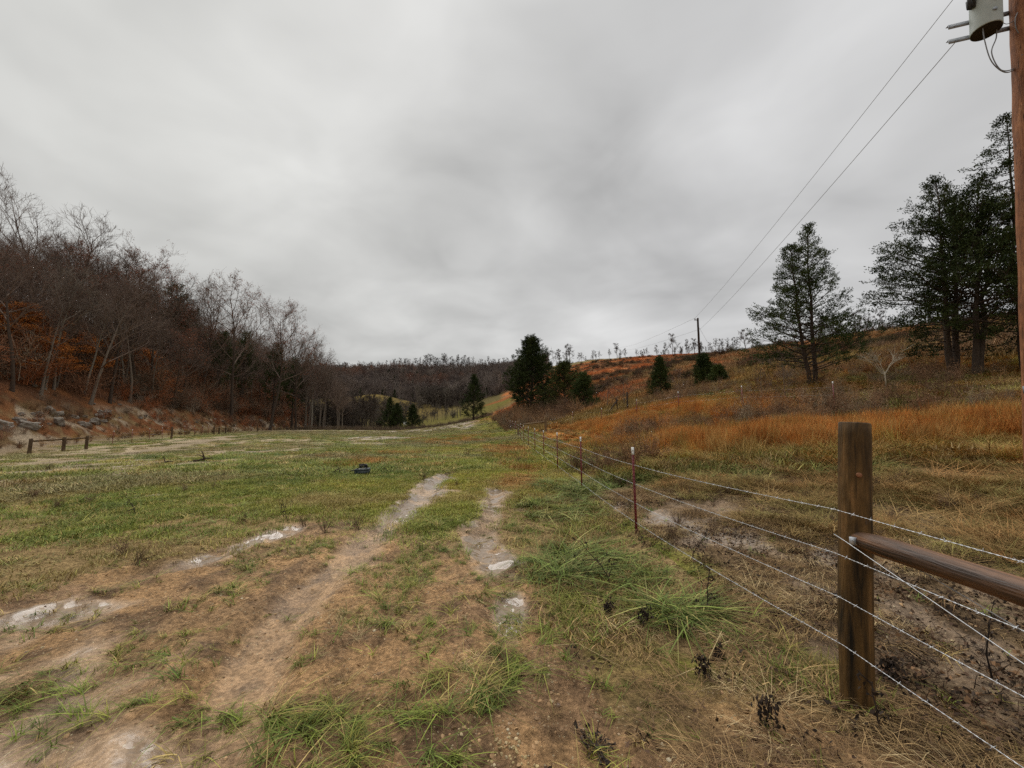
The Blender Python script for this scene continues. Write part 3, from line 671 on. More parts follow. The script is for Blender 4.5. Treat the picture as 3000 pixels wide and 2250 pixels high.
for k, (px_, py_, h, dz, lab) in enumerate([(20, 1080, 8, 0, 'bright orange-leaved understorey tree beside the left edge of the photo'), (470, 1165, 4.6, 0, 'low orange-leaved tree spreading flat layers at the foot of the wood'),
        (215, 1120, 7.5, 0, 'dull orange-leaved tree between the two pale leaning trunks'), (400, 1135, 7, 0, 'rusty-leaved tree left of the low orange one'), (75, 1105, 7, 0, 'brown-orange tree behind the fallen log'),
        (300, 1095, 7, 0, 'rust-leaved tree higher on the slope behind the pale trunks'), (560, 1150, 5, 0, 'small rust-leaved tree right of the low orange one'), (150, 1065, 8, 0, 'orange-brown tree up the slope behind the thick pale trunk')]):
    x, y, z = hit(px_, py_, 20, 130); v = k % 2
    if _bp[v] is None:
        _bp[v] = tree_thing('beech_tree', _be[v], (M_BARKD, M_TWIG, M_BEECH), ('trunk', 'branches', 'leaves'), (x, y, z), lab, 'tree', 'orange-leaved understorey trees', k, h / (7 - v))
    else: dup(_bp[v], (x, y, z), k * 1.3, h / (7 - v), lab)
# evergreens inside the wood
PINE = cedar(300, 11, 2.8, .3, 60, 4, tri=20, fol=.20, spray=.5, inc0=75, inc1=35, rag=.5, prof=lambda g: (1 - g) ** .45 * min(1, .5 + g * 2))
_pp = None
for k, (px_, dep, top, lab) in enumerate([(490, 80, 850, 'dark round-topped pine breaking the skyline of the left wood'), (640, 84, 985, 'dark evergreen below the skyline left of the broad russet tree'), (705, 94, 985, 'blackish green evergreen behind the whitish slender tree'),
        (800, 100, 1020, 'green evergreen at the low right end of the wood'), (858, 108, 1060, 'small green evergreen under the small russet-tipped tree')]):
    x, y, z = at_depth(px_, dep); h = top_z(top, dep) - z
    if h > 17: z = z + 0; 
    if _pp is None: _pp = tree_thing('evergreen_tree', PINE, (M_BARKD, M_BARKD, M_CEDARG), ('trunk', 'branches', 'foliage'), (x, y, z), lab, 'tree', 'evergreens in the left wood', k, h / 11)
    else: dup(_pp, (x, y, z), k * 1.1, (min(h / 11, 1.25), min(h / 11, 1.25), h / 11), lab)

# ------------------------------------------------------------------ stuff: instanced ground growth
def blades(n, rad, h0, h1, w, lean=.5, curl=.6, segs=3, seed=0, flat=False, azdir=None, azs=3.2):
    rs = np.random.default_rng(seed)
    rr = rad * np.sqrt(rs.uniform(0, 1, n)); th = rs.uniform(0, 2*math.pi, n); bx, by = rr * np.cos(th), rr * np.sin(th)
    az = rs.uniform(0, 2*math.pi, n) if azdir is None else azdir + rs.normal(size=n) * azs
    h = rs.uniform(h0, h1, n); ln = np.abs(rs.normal(size=n)) * lean + .08; cu = curl * rs.uniform(.3, 1.3, n)
    ww = w * rs.uniform(.6, 1.2, n); V = []; 
    for k in range(segs + 1):
        s = k / segs; fx = h * (ln * s + cu * s * s); fz = h * s * (1 - .42 * np.minimum(cu, 1.6) * s) / np.sqrt(1 + ln * ln)
        if flat: fz = h * .10 * np.sin(s * 3.0) * rs.uniform(.2, 1.4, n) + rs.uniform(0, .03, n); fx = h * s
        X = bx + np.cos(az) * fx; Y = by + np.sin(az) * fx
        wd = ww * (1 - s) ** .6 * .5 if k < segs else ww * .04
        V.append(np.stack([X - np.sin(az) * wd, Y + np.cos(az) * wd, fz], 1)); V.append(np.stack([X + np.sin(az) * wd, Y - np.cos(az) * wd, fz], 1))
    V = np.stack(V, 1).reshape(-1, 3); m = 2 * (segs + 1); base = np.arange(n)[:, None] * m; q = []
    for k in range(segs): q.append(base + np.array([2*k, 2*k+1, 2*k+3, 2*k+2]))
    a = np.repeat(rs.uniform(0, 1, n), m); mb = MB(); mb.add(V, np.concatenate(q), None, a); return mb
def scatter(name, protos, P, rot, scale, idx, tint, label=None, cat=None):
    """one object; its points carry the prototypes as instances"""
    me = bpy.data.meshes.new(name); n = len(P); me.vertices.add(n); me.vertices.foreach_set('co', np.asarray(P, np.float32).ravel())
    for k, typ, dat in (('rot', 'FLOAT_VECTOR', rot), ('scl', 'FLOAT_VECTOR', scale), ('tint', 'FLOAT_COLOR', np.concatenate([tint, np.ones((n, 1))], 1)), ('idx', 'INT', idx)):
        at = me.attributes.new(k, typ, 'POINT'); key = {'FLOAT_VECTOR': 'vector', 'FLOAT_COLOR': 'color', 'INT': 'value'}[typ]
        at.data.foreach_set(key, np.asarray(dat, np.int32 if typ == 'INT' else np.float32).ravel())
    o = bpy.data.objects.new(name, me); COL.objects.link(o); o['kind'] = 'stuff'
    if label: o['label'] = label
    if cat: o['category'] = cat
    ng = bpy.data.node_groups.new(name + '_spread', 'GeometryNodeTree')
    ng.interface.new_socket('Geometry', in_out='INPUT', socket_type='NodeSocketGeometry'); ng.interface.new_socket('Geometry', in_out='OUTPUT', socket_type='NodeSocketGeometry')
    gi = ng.nodes.new('NodeGroupInput'); go = ng.nodes.new('NodeGroupOutput'); j = ng.nodes.new('GeometryNodeJoinGeometry'); L = ng.links.new
    def na(nm, dt): a = ng.nodes.new('GeometryNodeInputNamedAttribute'); a.data_type = dt; a.inputs[0].default_value = nm; return a.outputs[0]
    ar, asc, ai = na('rot', 'FLOAT_VECTOR'), na('scl', 'FLOAT_VECTOR'), na('idx', 'INT')
    er = ng.nodes.new('FunctionNodeEulerToRotation'); L(ar, er.inputs[0])
    for k, (pm, mt) in enumerate(protos):
        pm.materials.clear(); pm.materials.append(mt); po = bpy.data.objects.new(name + '_piece', pm)
        oi = ng.nodes.new('GeometryNodeObjectInfo'); oi.inputs['Object'].default_value = po; oi.inputs['As Instance'].default_value = True
        cmpn = ng.nodes.new('FunctionNodeCompare'); cmpn.data_type = 'INT'; cmpn.operation = 'EQUAL'
        ci = [s for s in cmpn.inputs if s.type == 'INT']; L(ai, ci[0]); ci[1].default_value = k
        ip = ng.nodes.new('GeometryNodeInstanceOnPoints'); L(gi.outputs[0], ip.inputs['Points']); L(cmpn.outputs[0], ip.inputs['Selection'])
        L(oi.outputs['Geometry'], ip.inputs['Instance']); L(er.outputs[0], ip.inputs['Rotation']); L(asc, ip.inputs['Scale']); L(ip.outputs[0], j.inputs[0])
    L(j.outputs[0], go.inputs[0]); md = o.modifiers.new('spread', 'NODES'); md.node_group = ng
    return o
M_BLADE = mat_leaf('grass_blades', 0, 0, .6, .10, instancer=True)
M_BLADED = mat_leaf('dry_blades', 0, 0, .85, .03, instancer=True)
M_STEM = mat_leaf('brush_stems', 0, 0, .9, .03, instancer=True)

def pts_polar(n, r0, r1, a0=-57, a1=57, pw=1.0, seed=0):
    """random ground points, denser near; pw=1 gives equal numbers per log distance, 2 equal per area"""
    rs = np.random.default_rng(seed); q = rs.uniform(0, 1, n)
    e = pw
    r = (r0 ** e + q * (r1 ** e - r0 ** e)) ** (1 / e) if e > 0 else r0 * (r1 / r0) ** q
    a = R(1) * rs.uniform(a0, a1, n); return r * np.sin(a), r * np.cos(a), rs
class Bag:
    def __init__(s): s.P = []; s.r = []; s.s = []; s.i = []; s.t = []
    def add(s, x, y, idx, sc, tint, rs, tilt=.12, sz=None, dz=0, rotz=None):
        n = len(x); z = H(x, y) + dz if n else np.zeros(0)
        s.P.append(np.stack([x, y, z], 1)); rz = (fbm(x, y, 1.1, 777) * 9 + rs.normal(size=n) * 1.0) if rotz is None else rotz
        s.r.append(np.stack([rs.normal(size=n) * tilt, rs.normal(size=n) * tilt, rz], 1))
        sz = sc if sz is None else sz; s.s.append(np.stack([sc, sc, sz], 1)); s.i.append(np.full(n, idx) if np.ndim(idx) == 0 else idx); s.t.append(tint)
    def done(s, name, protos, label=None, cat=None):
        return scatter(name, protos, np.concatenate(s.P), np.concatenate(s.r), np.concatenate(s.s), np.concatenate(s.i), np.concatenate(s.t), label, cat)
def tintmix(rs, n, cols, w=None, jit=.25):
    k = rs.choice(len(cols), n, p=w); c = np.array(cols)[k]; return c * (1 + rs.uniform(-jit, jit, (n, 1)))

# --- green grass
G = Bag()
gp = [(blades(14, .035, .04, .14, .0078, .8, 1.2, 4, 1, azdir=0, azs=1.3).mesh('tuft'), M_BLADE), (blades(26, .08, .06, .22, .0085, .8, 1.5, 5, 2, azdir=0, azs=1.0).mesh('lush_tuft'), M_BLADE),
      (blades(110, .28, .03, .10, .010, .7, .6, 2, 3).mesh('turf'), M_BLADE), (blades(260, .6, .05, .16, .017, .6, .6, 2, 4).mesh('turf_far'), M_BLADE), (blades(8, .02, .04, .11, .0075, 1.0, .7, 3, 9).mesh('small_tuft'), M_BLADE)]
GREENS = [(.125, .165, .032), (.190, .225, .040), (.27, .255, .055), (.38, .28, .10)]
YEL = [(.33, .315, .042), (.25, .27, .040), (.37, .28, .06)]
# scattered tufts in the mud, patches with bare soil between
x, y, rs = pts_polar(13000, 1.5, 9, pw=1.2, seed=31); c = cover(x, y)
patch = fbm(x, y, .55, 301, 3); patch2 = fbm(x, y, .2, 302, 2)
dens = (.6 + .4 * ss(3, 4.2, y)) * c['soil'] * ss(.50 - .06 * ss(3, 4.5, y), .62, patch * .62 + patch2 * .38) * (1 - c['rut'] * .93) * (1 - c['wet'] * .8) * (1 - c['mudr'])
m = rs.random(len(x)) < dens * .95
xx, yy = x[m], y[m]; n = m.sum()
G.add(xx, yy, rs.choice([0, 4, 1], n, p=[.5, .46, .04]), rs.uniform(.45, 1.0, n), tintmix(rs, n, GREENS, [.30, .28, .22, .20]) * .88, rs)
m = rs.random(len(x)) < c['soil'] * .03 * (1 - c['rut']); xx, yy = x[m], y[m]; n = m.sum()
G.add(xx, yy, 4, rs.uniform(.4, 1.0, n), tintmix(rs, n, GREENS, [.3, .3, .2, .2]), rs)
# distinct clumps seen in the foreground
for (cx, cy, sx, sy, n, sc, kk) in [(-1.22,2.32,.34,.17,46,.8,1),(-.95,2.42,.2,.1,18,.8,1),(-.36,2.66,.34,.16,52,.85,1),(-.05,2.85,.2,.12,22,.8,1),(.95,4.6,.6,.4,60,.8,1),(1.5,3.65,.28,.18,44,1.05,1),(.55,3.9,.5,.3,50,.85,1),(.2,3.45,.3,.25,36,.8,1),
        (-2.72,3.2,.4,.1,26,.8,0),(-2.35,2.85,.12,.08,12,1,0),(-.95,3.42,.22,.09,26,1,0),(-.62,3.35,.22,.12,26,1,0),(-.62,3.05,.12,.1,12,1,0),(-.3,2.09,.05,.03,10,.8,1),(-2.8,2.45,.45,.12,44,.75,1),(-3.3,2.75,.3,.06,14,.7,1),(-2.85,3.05,.15,.06,9,.8,0),(-1.4,3.55,.35,.12,24,.8,0),
        (.4,2.9,.35,.2,30,.8,0),(1.15,5.6,.5,.3,30,.75,1),(1.3,8.2,1.0,.8,80,.85,1),(.4,6.1,.5,.4,60,.9,1),(2.0,3.0,.15,.1,8,.8,1),(1.0,3.1,.25,.1,14,.8,0),(-.55,4.3,.35,.3,44,.9,0),(-1.2,4.8,.4,.5,60,.9,0),(-1.2,6.2,.35,.9,60,.7,1),(-1.6,2.45,.25,.1,12,.8,1)]:
    rs = np.random.default_rng(int(abs(cx * 100 + cy * 7)) + n); n = int(n * .55); xx = cx + rs.normal(size=n) * sx; yy = cy + rs.normal(size=n) * sy
    G.add(xx, yy, kk, rs.uniform(.5, 1.1, n) * sc, tintmix(rs, n, GREENS, [.32, .30, .20, .18]) * .85, rs, .15)
# meadow, near to far
x, y, rs = pts_polar(30000, 3.2, 17, pw=1.15, seed=32); c = cover(x, y)
gf = (1 - c['soil']) * (1 - .9 * ss(.48, .58, fbm(x, y, 1.7, 921)) * ss(15, 5.5, y)) * (1 - c['farmud'] * .9) * (1 - c['track'] * .85) * (1 - ss(-.1, .25, c['u'])) * (1 - .55 * ss(-.5, .3, x) * ss(9, 6, y) * ss(.55, .42, fbm(x, y, .8, 909))) * (1 - .93 * c['leftdry'] * ss(-.3, .02, c['A'] + c['B']))
m = rs.random(len(x)) < gf; xx, yy = x[m], y[m]; n = m.sum(); cc_ = {k: v[m] for k, v in c.items()}
tn = tintmix(rs, n, GREENS, [.35, .35, .18, .12]); ye = tintmix(rs, n, YEL)
f = (ss(-.15, .2, cc_['C'] + .5 * cc_['A']) * ss(5.5, 10, yy) * ss(-10, -4, xx) * .9)[:, None]; tn = tn * (1 - f) + ye * f
dr = ss(0, .25, fbm(xx, yy, 2.2, 88) - .5 + .3 * cc_['C'])[:, None] * .7; tn = tn * (1 - dr) + np.array((.32, .22, .09)) * dr
sg = (cc_['sagefield'] * .9 > rs.random(n))[:, None] * 1.0; tn = tn * (1 - sg) + np.array((.42, .235, .075)) * rs.uniform(.6, 1.2, (n, 1)) * sg
zf = (ss(-.6, .3, xx) * ss(11, 8, yy) * (rs.random(n) < .52))[:, None]; tn = tn * (1 - zf) + np.array((.30, .20, .085)) * rs.uniform(.6, 1.3, (n, 1)) * zf
G.add(xx, yy, np.where(rs.random(n) < .9, 2, 1), rs.uniform(.5, 1.1, n), tn, rs, .08, rs.uniform(.5, 1.2, n))
x, y, rs = pts_polar(26000, 14, 95, pw=1.0, seed=33); c = cover(x, y)
gf = (1 - c['soil']) * (1 - c['farmud'] * .95) * (1 - c['track'] * .85) * (1 - ss(1.2, 2.4, c['u'])) * ss(-1, -5, c['d']) * (1 - .9 * c['leftdry'] * ss(-.3, .02, c['A'] + c['B']))
m = rs.random(len(x)) < gf; xx, yy = x[m], y[m]; n = m.sum(); cc_ = {k: v[m] for k, v in c.items()}
tn = tintmix(rs, n, GREENS, [.32, .3, .2, .18]); f = (ss(-.15, .2, cc_['C'] + .5 * cc_['A']) * ss(-12, -4, xx) * .9)[:, None]; tn = tn * (1 - f) + tintmix(rs, n, YEL) * f
dr = np.maximum(ss(-.05, .2, fbm(xx, yy, 5, 88) - .5) * .55, ss(38, 70, yy) * .55 * ss(-4, -12, xx))[:, None]; tn = tn * (1 - dr) + np.array((.27, .19, .11)) * dr
sg = (cc_['sagefield'] * .9 > rs.random(n))[:, None] * 1.0; tn = tn * (1 - sg) + np.array((.42, .225, .07)) * rs.uniform(.6, 1.2, (n, 1)) * sg
G.add(xx, yy, 3, rs.uniform(.6, 1.4, n), tn, rs, .05, rs.uniform(.5, 1.3, n) * (1 + cc_['sagefield'] * .9))
# lush green band beyond the wire
x, y, rs = pts_polar(26000, 3, 18, 0, 57, pw=1.3, seed=34); c = cover(x, y)
m = rs.random(len(x)) < c['lush'] * .8 * (1 - c['wet']); xx, yy = x[m], y[m]; n = m.sum()
G.add(xx, yy, 1, rs.uniform(.8, 1.8, n), tintmix(rs, n, [(.11, .15, .034), (.155, .19, .042), (.25, .23, .075)], [.4, .4, .2]), rs, .15)
# green mixed into the slopes on the right
x, y, rs = pts_polar(9000, 8, 60, 2, 57, pw=1.1, seed=35); c = cover(x, y)
m = rs.random(len(x)) < c['hillg'] * (1 - c['sage'] * .85) * ss(-.1, .2, c['C'] + c['A']) * .8; xx, yy = x[m], y[m]; n = m.sum()
G.add(xx, yy, 3, rs.uniform(.7, 1.5, n), tintmix(rs, n, [(.16, .165, .045), (.24, .21, .06), (.22, .15, .06)]), rs, .1, rs.uniform(1, 2.4, n))
G.done('grass', gp, 'green and yellowing wet grass growing across the valley floor', 'grass')

# --- dead grass: matted straw near, standing orange sedge beyond
S = Bag()
_lf = MB(); _r = np.random.default_rng(88); _c = np.stack([_r.normal(size=9) * .05, _r.normal(size=9) * .05, _r.uniform(.004, .03, 9)], 1); leafquads(_lf, _c, _r.normal(size=(9, 3)) * (1, 1, .6), .035, .022, _r)
for _k in range(3): limb(_lf, (_r.normal() * .03, _r.normal() * .03, .005), (_r.normal(), _r.normal(), .25), .08, .0025, .0012, 3, .2, 0, _r, 3)
spp = [(blades(46, .22, .12, .38, .0045, .3, .3, 4, 11, flat=True, azdir=.3, azs=.7).mesh('straw_mat'), M_BLADED), (blades(40, .10, .08, .3, .004, 1.0, .7, 3, 12).mesh('dry_tuft'), M_BLADED),
       (blades(120, .28, .35, .85, .009, .16, .18, 3, 13).mesh('sedge_clump'), M_BLADED), (blades(150, .75, .35, .95, .028, .16, .15, 2, 14).mesh('sedge_far'), M_BLADED), (blades(260, .38, .10, .40, .0075, .9, 1.1, 3, 15).mesh('lodged_grass'), M_BLADED), (_lf.mesh('dead_leaves'), M_BLADED)]
STRAW = [(.34, .225, .105), (.25, .155, .075), (.14, .088, .05), (.48, .36, .19)]
SAGE = [(.58, .25, .065), (.46, .18, .050), (.54, .33, .12), (.32, .15, .055), (.34, .28, .09)]
x, y, rs = pts_polar(17000, 1.7, 13, 4, 57, pw=1.25, seed=41); c = cover(x, y)
edge = ss(-1.2, .3, c['u'] + .25 * c['A']) * ss(.9, 0, 5.2 - y) ; w_ = np.maximum(c['straw'] * .95, edge * .5 * (1 - c['straw']))
w_ = np.maximum(w_, ss(.2, .9, x) * ss(4.6, 4, y) * .25); w_ = w_ * (1 - .6 * ss(1.8, 1.0, x + .4 * c['A']) * ss(3.2, 2.6, y))
m = rs.random(len(x)) < .8 * w_ * (1 - c['mudr'] * .8) * (1 - c['wet']) * (1 - .75 * c['lush']) * ss(.40, .56, fbm(x, y, .9, 402)); xx, yy = x[m], y[m]; n = m.sum()
S.add(xx, yy, rs.choice([0, 1], n, p=[.93, .07]), rs.uniform(.4, .95, n), tintmix(rs, n, STRAW, [.32, .32, .24, .12]), rs, .1, rotz=rs.normal(size=n) * .9 + 2.2 + 3 * fbm(xx, yy, 1.5, 403))
x, y, rs = pts_polar(12000, 5.5, 19, 12, 57, pw=1.2, seed=47); c = cover(x, y); nzl = fbm(x, y, 1.4, 471)
m = rs.random(len(x)) < ss(1.2, 3, c['u']) * ss(.36, .5, nzl) * ss(5.5, 7.5, np.hypot(x, y)) * (1 - .8 * c['lush']) * (1 - c['mudr']); xx, yy = x[m], y[m]; n = m.sum()
S.add(xx, yy, rs.choice([4, 1, 0], n, p=[.35, .45, .2]), rs.uniform(.45, 1.0, n), tintmix(rs, n, [(.30, .20, .085), (.22, .15, .06), (.24, .20, .07), (.36, .20, .08)]), rs, .15, rs.uniform(.3, .8, n))
x, y, rs = pts_polar(2600, 1.8, 9, -57, 10, pw=1.3, seed=44); c = cover(x, y)
m = rs.random(len(x)) < .28 * c['soil'] * ss(.5, .62, fbm(x, y, .8, 303)) * (1 - c['rut']); xx, yy = x[m], y[m]; n = m.sum()
S.add(xx, yy, rs.choice([0, 1], n), rs.uniform(.25, .6, n), tintmix(rs, n, STRAW), rs, .1)
x, y, rs = pts_polar(30000, 7, 48, 1.0, 57, pw=1.0, seed=42); c = cover(x, y)
w_ = np.clip(c['sage'] * 1.0 + c['hillg'] * .45 * (1 - c['brush']), 0, 1) * (1 - .8 * c['brush'])
m = rs.random(len(x)) < w_ * (1 - c['lush']); xx, yy = x[m], y[m]; n = m.sum(); sgm = c['sage'][m]
t1 = tintmix(rs, n, SAGE, [.34, .24, .18, .14, .10]) * (.7 + .6 * fbm(xx, yy, 1.3, 915))[:, None]; t2 = tintmix(rs, n, [(.42, .29, .11), (.33, .20, .075), (.36, .32, .09), (.42, .21, .07)]); f = ss(.1, .5, sgm)[:, None]
low = rs.random(n) > sgm * .9
keep = ~((np.abs(xx - 1.9) < 2.6) & (np.abs(yy - 35.0) < 3.8)); hv = (.55 + .9 * fbm(xx, yy, 1.8, 916)) * (1 - .86 * ss(6.2, 4.6, xx) * ss(17, 22, yy) * ss(44, 40, yy))
S.add(xx[keep], yy[keep], np.where(low, 4, 2)[keep], rs.uniform(.7, 1.25, n)[keep], (t2 * (1 - f) + t1 * f)[keep], rs, .16, (np.where(low, rs.uniform(.6, 1.0, n), rs.uniform(.5, 1.05, n)) * hv)[keep])
x, y, rs = pts_polar(22000, 40, 290, -6, 57, pw=.8, seed=43); z = H(x, y); col, c = ground_colour(x, y, z)
ok = (c['u'] > 2) & (c['litter'] < .2) & ((x > -5 + .08 * (y - 60)) | (y < 60)) & ~((y > 245) & (x < 24))
for _cx, _cy, _r in ((3.4, 66, 4.5), (8.25, 60, 4), (10.4, 56, 3), (17.8, 46, 2), (20.7, 41, 2), (22, 39, 1.5)): ok &= ~(np.hypot(x - _cx, (y - _cy) * .8) < _r + .6)
m = ok & (rs.random(len(x)) < .8 * (1 - .75 * ss(244, 250, y))); xx, yy = x[m], y[m]; n = m.sum()
S.add(xx, yy, 3, rs.uniform(.8, 1.6, n) * (1 + yy / 250), col[m] * rs.uniform(.75, 1.45, (n, 1)) * 1.12, rs, .08, rs.uniform(.35, .9, n) * (1 - .45 * ss(150, 270, yy)))
x, y, rs = pts_polar(9000, 1.7, 10, 2, 57, pw=1.25, seed=48); c = cover(x, y)
m = rs.random(len(x)) < (.75 * ss(-.7, .6, c['u']) * ss(.42, .56, fbm(x, y, .6, 481)) + .03) * ss(10, 8, y); xx, yy = x[m], y[m]; n = m.sum()
S.add(xx, yy, 5, rs.uniform(.5, 1.3, n), tintmix(rs, n, [(.050, .032, .022), (.085, .052, .034), (.13, .075, .04), (.035, .026, .020)]), rs, .25)
S.done('dry_grass', spp, 'matted straw and standing orange sedge beyond the wire fence', 'dead grass')

# --- brush: brown briars and weeds
def shrub(seed, h, n, spread=.5, r=.008, sub=5, leaf=0, ls=.06):
    rs = np.random.default_rng(seed); B = MB()
    for i in range(n):
        az = rs.uniform(0, 6.28); inc = abs(rs.normal()) * spread + .1; p = rs.normal(size=3) * (h * .12, h * .12, 0); L = h * rs.uniform(.6, 1.15)
        lp, _ = limb(B, p, (math.cos(az) * math.sin(inc), math.sin(az) * math.sin(inc), math.cos(inc)), L, r * 1.4, r * .6, 4, .14, -.02, rs, 3)
        for j in range(sub):
            q, qd = lerp_pts(lp, rs.uniform(.2, 1)); d2 = unit(qd + perp(rs, qd) * .9)
            p2, _ = limb(B, q, d2, L * rs.uniform(.15, .4), r * .7, r * .35, 2, .15, 0, rs, 3)
            for k in range(2):
                q3, _ = lerp_pts(p2, rs.uniform(.2, 1)); limb(B, q3, unit(d2 + perp(rs, d2)), L * rs.uniform(.08, .2), r * .5, r * .3, 1, .1, 0, rs, 3)
            if leaf:
                c_ = p2[-1][None] + rs.normal(size=(leaf, 3)) * h * .06; leafquads(B, c_, rs.normal(size=c_.shape), ls, ls * .5, rs)
    return B
U = Bag()
up = [(shrub(1, 1.0, 22, .6, .006, 5, 3, .05).mesh('briar'), M_STEM), (shrub(2, 2.4, 26, .45, .012, 7).mesh('thicket'), M_STEM), (shrub(3, .7, 16, .4, .005, 5, 2, .035).mesh('weeds'), M_STEM), (shrub(4, 3.2, 40, .6, .03, 5, 5, .28).mesh('thicket_far'), M_STEM)]
BRN = [(.23, .135, .080), (.17, .105, .066), (.31, .18, .09), (.24, .18, .12)]
x, y, rs = pts_polar(9000, 9, 62, 1, 57, pw=1.1, seed=51); c = cover(x, y)
m = rs.random(len(x)) < c['brush'] * .30; xx, yy = x[m], y[m]; n = m.sum()
U.add(xx, yy, rs.choice([0, 2], n, p=[.6, .4]), rs.uniform(.55, 1.15, n), tintmix(rs, n, BRN), rs, .15)
x, y, rs = pts_polar(2600, 55, 260, 1, 57, pw=.9, seed=52); c = cover(x, y)
m = (c['u'] > 5) & (c['litter'] < .2) & (fbm(x * .35, y, 9, 71) + rs.normal(size=len(x)) * .05 > .54); xx, yy = x[m], y[m]; n = m.sum()
U.add(xx, yy, 3, rs.uniform(.2, .5, n), tintmix(rs, n, [(.10, .062, .042), (.07, .06, .032), (.14, .08, .045)]), rs, .1)
# under the trees of the left hill
rs = np.random.default_rng(53); x = rs.uniform(-125, -36, 22000); y = rs.uniform(10, 175, 22000); d = footd(x, y)
m = (d > 1.5) & (d < 50) & (x / y > -1.75) & (rs.random(len(x)) < np.clip(.35 + .75 * ss(4, 10, d) + .5 * ss(60, 80, y), 0, 1) * (.24 + .44 * ss(50, 70, y))); xx, yy = x[m], y[m]; n = m.sum(); dd = d[m]
U.add(xx, yy, np.where((dd < 5) | ((dd < 8) & (yy < 55)), 0, np.where(rs.random(n) < .7, 1, 0)), rs.uniform(.7, 1.9, n) * np.where(dd < 8, .85, 1.25), tintmix(rs, n, [(.26, .135, .080), (.36, .13, .055), (.17, .11, .07), (.26, .20, .145)]), rs, .15)
# the strip of brush along the left fence and the field end
x = rs.uniform(-75, -30, 5000); y = rs.uniform(12, 150, 5000); d = footd(x, y); m = (d > -1.6) & (d < 6) & (rs.random(5000) < .8); xx, yy = x[m], y[m]; n = m.sum()
U.add(xx, yy, 2, rs.uniform(.5, 1.1, n), tintmix(rs, n, [(.20, .10, .05), (.12, .07, .04), (.22, .15, .075)]), rs, .15)
x = rs.uniform(-62, -6, 2600); y = rs.uniform(84, 128, 2600); m = (footd(x, y) < -1) & (rs.random(2600) < .7 * ss(80, 112, y + x * .1)); xx, yy = x[m], y[m]; n = m.sum()
U.add(xx, yy, rs.choice([0, 2], n), rs.uniform(.6, 1.3, n), tintmix(rs, n, [(.16, .12, .08), (.12, .085, .06)]), rs, .15)
# brush at the far bend of the wire fence
x = rs.uniform(-8, 9, 1500); y = rs.uniform(48, 78, 1500); m = (x > fenx(y) - .6) & (rs.random(1500) < .42); xx, yy = x[m], y[m]; n = m.sum()
U.add(xx, yy, rs.choice([0, 1], n, p=[.75, .25]), rs.uniform(.5, 1.1, n), tintmix(rs, n, BRN), rs, .15)
x, y, rs = pts_polar(1500, 6, 24, -56, 50, pw=1.2, seed=55); c = cover(x, y); m = (rs.random(1500) < .22 * (1 - c['rut']) * ss(.5, .6, fbm(x, y, 3, 92))); xx, yy = x[m], y[m]; n = m.sum()
U.add(xx, yy, 2, rs.uniform(.2, .45, n), tintmix(rs, n, [(.12, .08, .055), (.18, .12, .08)]), rs, .2)
U.done('undergrowth', up, 'brown leafless briars and weeds on the banks and slopes', 'undergrowth')

# --- pebbles and clods
def stone_mb(seed, n=1, r=1.0, flat=.6):
    bm = bmesh.new(); bmesh.ops.create_icosphere(bm, subdivisions=2, radius=r)
    for v in bm.verts:
        k = 1 + .45 * mnoise.noise(v.co * 1.3 + Vector((seed * 7.1, 0, 0))) + .15 * mnoise.noise(v.co * 4 + Vector((0, seed, 0))); v.co *= k; v.co.z *= flat
    me = bpy.data.meshes.new('pebble'); bm.to_mesh(me); bm.free(); return me
Q = Bag(); M_PEB = mat_leaf('pebble_stone', 0, 0, .8, .3, instancer=True)
for k in range(3):
    pass
qp = [(stone_mb(k), M_PEB) for k in range(3)]
for me, _ in qp:
    at = me.attributes.new('var', 'FLOAT', 'POINT'); at.data.foreach_set('value', np.random.default_rng(1).uniform(.35, .65, len(me.vertices)).astype(np.float32))
x, y, rs = pts_polar(9000, 1.6, 9, pw=1.3, seed=61); c = cover(x, y); m = rs.random(len(x)) < np.clip(c['soil'] * .9 * ss(.38, .62, fbm(x, y, .7, 601)) + c['mudr'] * .6, 0, 1) * (1 - .7 * c['wet']); xx, yy = x[m], y[m]; n = m.sum()
Q.add(xx, yy, rs.integers(0, 3, n), rs.uniform(.002, .009, n) ** 1 * rs.uniform(.5, 1.6, n), tintmix(rs, n, [(.42, .32, .18), (.30, .21, .13), (.16, .11, .08), (.50, .42, .28)], [.3, .3, .3, .1]), rs, .4)
x, y, rs = pts_polar(6000, 1.6, 9, pw=1.2, seed=62); c = cover(x, y); m = rs.random(len(x)) < np.clip((c['soil'] + .4 * c['straw']) * .8 * ss(.45, .62, fbm(x, y, .5, 611)), 0, 1) * (1 - c['wet']); xx, yy = x[m], y[m]; n = m.sum()
Q.add(xx, yy, rs.integers(0, 3, n), rs.uniform(.006, .017, n), tintmix(rs, n, [(.30, .18, .088), (.22, .135, .07), (.38, .24, .12)]), rs, .4, rs.uniform(.005, .011, n))
for (cx, cy, s, n) in [(-.03, 2.17, .05, 26), (.02, 2.11, .045, 18), (.42, 2.06, .03, 6), (2.9, 3.9, .45, 60), (3.3, 4.8, .5, 70)]:
    xx, yy = cx + rs.normal(size=n) * s, cy + rs.normal(size=n) * s * .7; Q.add(xx, yy, rs.integers(0, 3, n), rs.uniform(.004, .012, n), tintmix(rs, n, [(.36, .27, .13), (.30, .22, .11), (.38, .31, .19)]), rs, .5)
Q.done('gravel', qp, 'small buff pebbles and clods lying on the mud', 'gravel')

